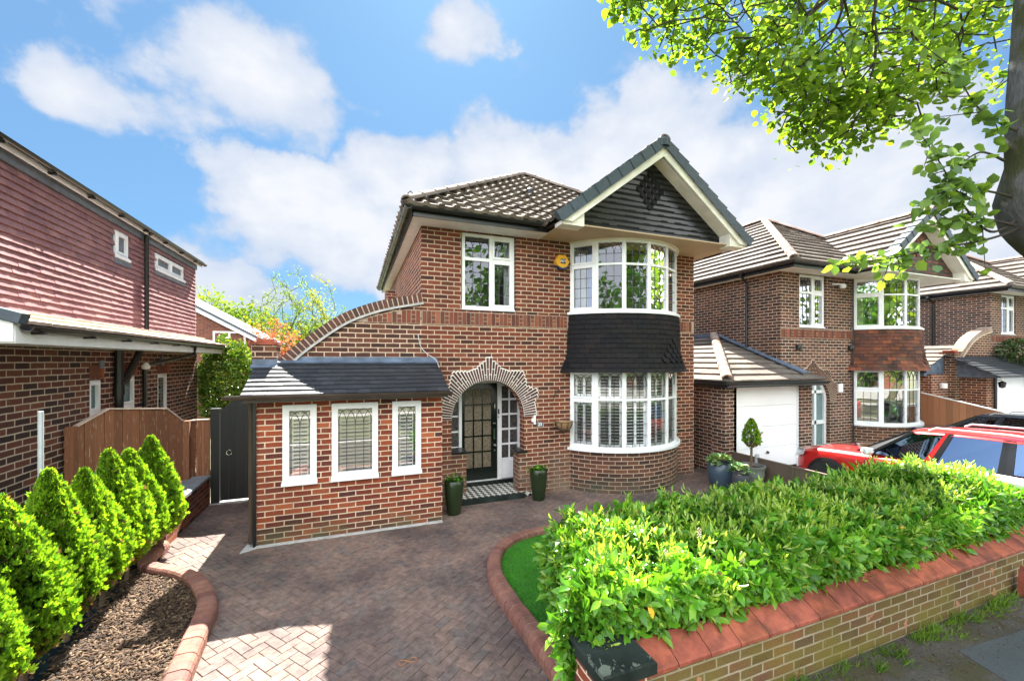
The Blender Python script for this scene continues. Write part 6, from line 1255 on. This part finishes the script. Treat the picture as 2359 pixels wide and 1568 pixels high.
# ------------------------------------------------------------------ cars
def car(label, x, y, paint, rz=0, sx=1., sc_=1., roofp=None):
    """nose points along +Y; x is the middle line, y the nose"""
    T_ = thing('parked_car', label, 'car', (x, y-2, 0)); MX = Matrix.Translation((x, y, 0)) @ Matrix.Rotation(rz, 4, 'Z') @ Matrix.Scale(sc_, 4)
    # stations from nose to tail: y, half width, bonnet/belt height, sill
    st = [(0, .50, .62, .34), (-.07, .70, .76, .28), (-.22, .80, .86, .26), (-.55, .86, .93, .26), (-1.0, .885, .97, .26), (-1.35, .89, .985, .26), (-1.6, .89, 1.0, .26), (-2.4, .90, 1.02, .26), (-3.3, .90, 1.05, .26), (-4.1, .88, 1.08, .27), (-4.5, .84, 1.08, .30), (-4.62, .70, .95, .38)]
    b = MB(); k = 9; vs = []
    for (yy, hw, bz, sz_) in st:
        ring = [(-hw*.55, bz+.035), (-hw*.86, bz+.012), (-hw*.965, bz-.05), (-hw, bz-.20), (-hw*1.005, bz-.36), (-hw*.985, sz_+.12), (-hw*.93, sz_), (-.3, sz_-.02), (0, sz_-.02)]
        full = [(0, bz+.045)]+ring+[(-a, c) for a, c in reversed(ring[:-1])]; vs += [tuple(MX @ Vector((a, yy, c))) for a, c in full]
    m_ = 1+9+8; fs = [(i*m_+j, i*m_+(j+1) % m_, (i+1)*m_+(j+1) % m_, (i+1)*m_+j) for i in range(len(st)-1) for j in range(m_)]+[tuple(range(m_)), tuple(range((len(st)-1)*m_, len(st)*m_))]
    b.add(vs, fs); bo = b.build('body', paint, T_, smooth=True)
    sub = bo.modifiers.new('s', 'SUBSURF'); sub.levels = 1; sub.render_levels = 2
    # cabin: belt line, roof line and pillars
    belt = [(-1.28, .66, 1.0), (-1.55, .80, 1.01), (-2.45, .83, 1.03), (-3.35, .83, 1.06), (-4.15, .80, 1.09), (-4.45, .66, 1.08)]
    rf = [(-2.05, .50, 1.50), (-2.15, .63, 1.52), (-2.65, .68, 1.575), (-3.35, .68, 1.585), (-4.05, .66, 1.56), (-4.30, .50, 1.53)]
    def P(s, i, q): a = s[i]; return MX @ Vector((q*a[1], a[0], a[2]))
    R_ = MB(); vs = []
    for i, (yy, hw, z) in enumerate(rf):
        for q, dz in ((-1.03, -.03), (-1, .0), (-.8, .035), (0, .055), (.8, .035), (1, .0), (1.03, -.03)): vs.append(tuple(MX @ Vector((q*hw, yy, z+dz))))
    R_.add(vs, [(i*7+j, i*7+j+1, (i+1)*7+j+1, (i+1)*7+j) for i in range(5) for j in range(6)]); ro = R_.build('roof', roofp or paint, T_, smooth=True); ro.modifiers.new('s', 'SUBSURF').render_levels = 2
    for q in (-1, 1): R_ = MB(); R_.tube([tuple(MX @ Vector((q*.60, yy, z))) for yy, z in ((-2.35, 1.575), (-2.45, 1.63), (-3.3, 1.655), (-4.0, 1.63), (-4.1, 1.59))], .018*sc_, 8); R_.build('roof_rail', 'silver_paint', T_, smooth=True)
    for q in (-1, 1):
        for i, j in ((1, 2), (2, 3), (3, 4)):
            g_ = MB(); f0 = .10 if i > 1 else .02; f1 = .90
            a, c = P(belt, i, q), P(belt, j, q); d, e = P(rf, i, q), P(rf, j, q)
            lo0, lo1 = a.lerp(c, f0), a.lerp(c, f1); hi0, hi1 = d.lerp(e, f0), d.lerp(e, f1)
            qd = [lo0.lerp(hi0, .03), lo1.lerp(hi1, .03), lo1.lerp(hi1, .93), lo0.lerp(hi0, .93)]; inn = MX.to_3x3() @ Vector((-q*.008, 0, 0)); g_.add([tuple(v+inn) for v in qd]+[tuple(v+inn*1.8) for v in qd], [(0, 1, 2, 3), (7, 6, 5, 4)]); g_.build('side_window', 'car_glass', T_)
            p_ = MB(); p_.add([tuple(v) for v in (lo1, c, e, hi1)], [(0, 1, 2, 3)]); p_.build('pillar', paint if i == 1 else 'black_paint', T_); p_ = MB(); p_.add([tuple(v) for v in (a, lo0, hi0, d)], [(0, 1, 2, 3)]); p_.build('pillar', paint if i == 1 else 'black_paint', T_)
        p_ = MB(); p_.bar(P(belt, 0, q), P(rf, 0, q), .05*sc_, .05*sc_); p_.add([tuple(P(belt, 0, q)), tuple(P(belt, 1, q)), tuple(P(rf, 1, q)), tuple(P(rf, 0, q))], [(0, 1, 2, 3)]); p_.bar(P(belt, 1, q)+Vector((0, 0, .01)), P(rf, 1, q), .045*sc_, .04*sc_); p_.build('front_pillar', 'black_paint', T_)
        mi_ = MB(); mi_.lathe([(0, -.06), (.05, -.055), (.095, 0), (.085, .06), (.0, .075)], tuple(MX @ Vector((q*1.0, -1.62, 1.08))), 12); mi_.bar(MX @ Vector((q*.84, -1.6, 1.03)), MX @ Vector((q*.98, -1.6, 1.05)), .04, .04); mi_.build('wing_mirror', 'silver_paint' if paint == 'red_paint' else paint, T_, smooth=True)
        hl = MB(); hl.add([tuple(MX @ Vector(v)) for v in ((q*.56, .015, .66), (q*.80, -.10, .67), (q*.865, -.33, .74), (q*.845, -.36, .86), (q*.78, -.16, .85), (q*.58, -.02, .77))], [(0, 1, 2, 3, 4, 5)]); hl.build('headlight', 'alloy', T_)
        for yy in (-.85, -3.55):
            wh = MB(); Wm = MX @ Matrix.Translation((q*.80, yy, .34)) @ Matrix.Rotation(PI/2, 4, 'Y'); n = 32
            vs = [tuple(Wm @ Vector((r*math.cos(2*PI*t/n), r*math.sin(2*PI*t/n), z))) for r, z in ((.22, -.1), (.33, -.1), (.345, -.06), (.345, .06), (.33, .1), (.22, .1)) for t in range(n)]; wh.add(vs, [(i*n+t, i*n+(t+1) % n, (i+1)*n+(t+1) % n, (i+1)*n+t) for i in range(5) for t in range(n)]); wo = wh.build('wheel', 'tyre', T_, smooth=True)
            rm = MB(); rm.add([tuple(Wm @ Vector((r*math.cos(2*PI*t/n), r*math.sin(2*PI*t/n), q*.07))) for r in (.0, .22) for t in range(n)], [(t, (t+1) % n, n+(t+1) % n, n+t) for t in range(n)]); rm.build('rim', 'alloy', wo)
            ar = MB()
            for t in range(20):
                a0, a1 = PI*t/20, PI*(t+1)/20; ar.add([tuple(MX @ Vector((q*(.915 if r < .4 else .895), yy+r*math.cos(a), .34+r*math.sin(a)))) for a in (a0, a1) for r in (.37, .44)]+[tuple(MX @ Vector((q*.80, yy+.37*math.cos(a), .34+.37*math.sin(a)))) for a in (a0, a1)], [(0, 1, 3, 2), (0, 2, 5, 4)])
            ar.build('wheel_arch', 'black_plastic', T_, smooth=True)
            dk = MB(); dk.add([tuple(MX @ Vector((q*.908, yy+.37*math.cos(PI*t/20), .34+.37*math.sin(PI*t/20)))) for t in range(21)]+[tuple(MX @ Vector((q*.908, yy, .26)))], [tuple(range(22))]); dk.build('wheel_housing', 'rubber', T_)
    for q in (-1, 1):
        sl_ = MB()
        for yy in (-1.52, -2.47, -3.38): sl_.tube([tuple(MX @ Vector((q*hw, yy, z))) for hw, z in ((.835, 1.0), (.893, .88), (.905, .7), (.89, .45), (.86, .34))], .006*sc_, 4)
        sl_.build('door_gap', 'rubber', T_)
        for yy in (-2.30, -3.22): hd = MB(); hd.bbox(q*.905-.012, q*.905+.012, yy-.10, yy+.08, .845, .875, .006, MX); hd.build('door_handle', paint, T_)
    ws = MB(); ws.add([tuple(P(belt, 0, -1)), tuple(P(belt, 0, 1)), tuple(P(rf, 0, 1)), tuple(P(rf, 0, -1))], [(0, 1, 2, 3)]); ws.build('windscreen', 'car_glass', T_)
    ws = MB(); ws.add([tuple(P(belt, 5, -1)), tuple(P(belt, 5, 1)), tuple(P(rf, 5, 1)), tuple(P(rf, 5, -1))], [(0, 1, 2, 3)]); ws.add([tuple(v) for v in (P(belt, 4, -1), P(belt, 5, -1), P(rf, 5, -1), P(rf, 4, -1))], [(0, 1, 2, 3)]); ws.add([tuple(v) for v in (P(belt, 4, 1), P(belt, 5, 1), P(rf, 5, 1), P(rf, 4, 1))], [(0, 1, 2, 3)]); ws.build('rear_window', 'car_glass', T_)
    for sy, sx_ in ((-2.4, -.38), (-2.4, .38), (-3.3, -.38), (-3.3, .38)):
        se = MB(); se.bbox(sx_-.22, sx_+.22, sy-.14, sy-.02, .5, 1.18, .05, MX); se.bbox(sx_-.12, sx_+.12, sy-.13, sy-.04, 1.2, 1.38, .04, MX); se.build('seat', 'rubber', T_)
    an = MB(); an.tube([tuple(MX @ Vector((0, -4.0, 1.6))), tuple(MX @ Vector((0, -4.15, 1.85)))], .006, 5); an.lathe([(0, 0), (.03, 0), (.01, .03)], tuple(MX @ Vector((0, -4.0, 1.59))), 8); an.build('aerial', 'black_plastic', T_)
    return T_
car('red estate car with dark tinted rear windows and silver roof rails on the neighbouring drive', 9.36, 6.0, 'red_paint', sc_=.92)
car('dark blue car with silver roof edge beyond the red car', 15.1, 7.1, 'blue_paint', sc_=.80)
# overhead wires by the tree trunk and at the left eaves
for i, (a, b_) in enumerate((((3.3, 3.0, 7.2), (30, -4, 6.6)), ((3.3, 3.2, 7.5), (30, -4, 7.0)))):
    wi = MB(); wi.tube([a, tuple((np.array(a)+np.array(b_))/2-np.array((0, 0, .2))), b_], .006, 4)
    # (wires hidden in the crown are left out)
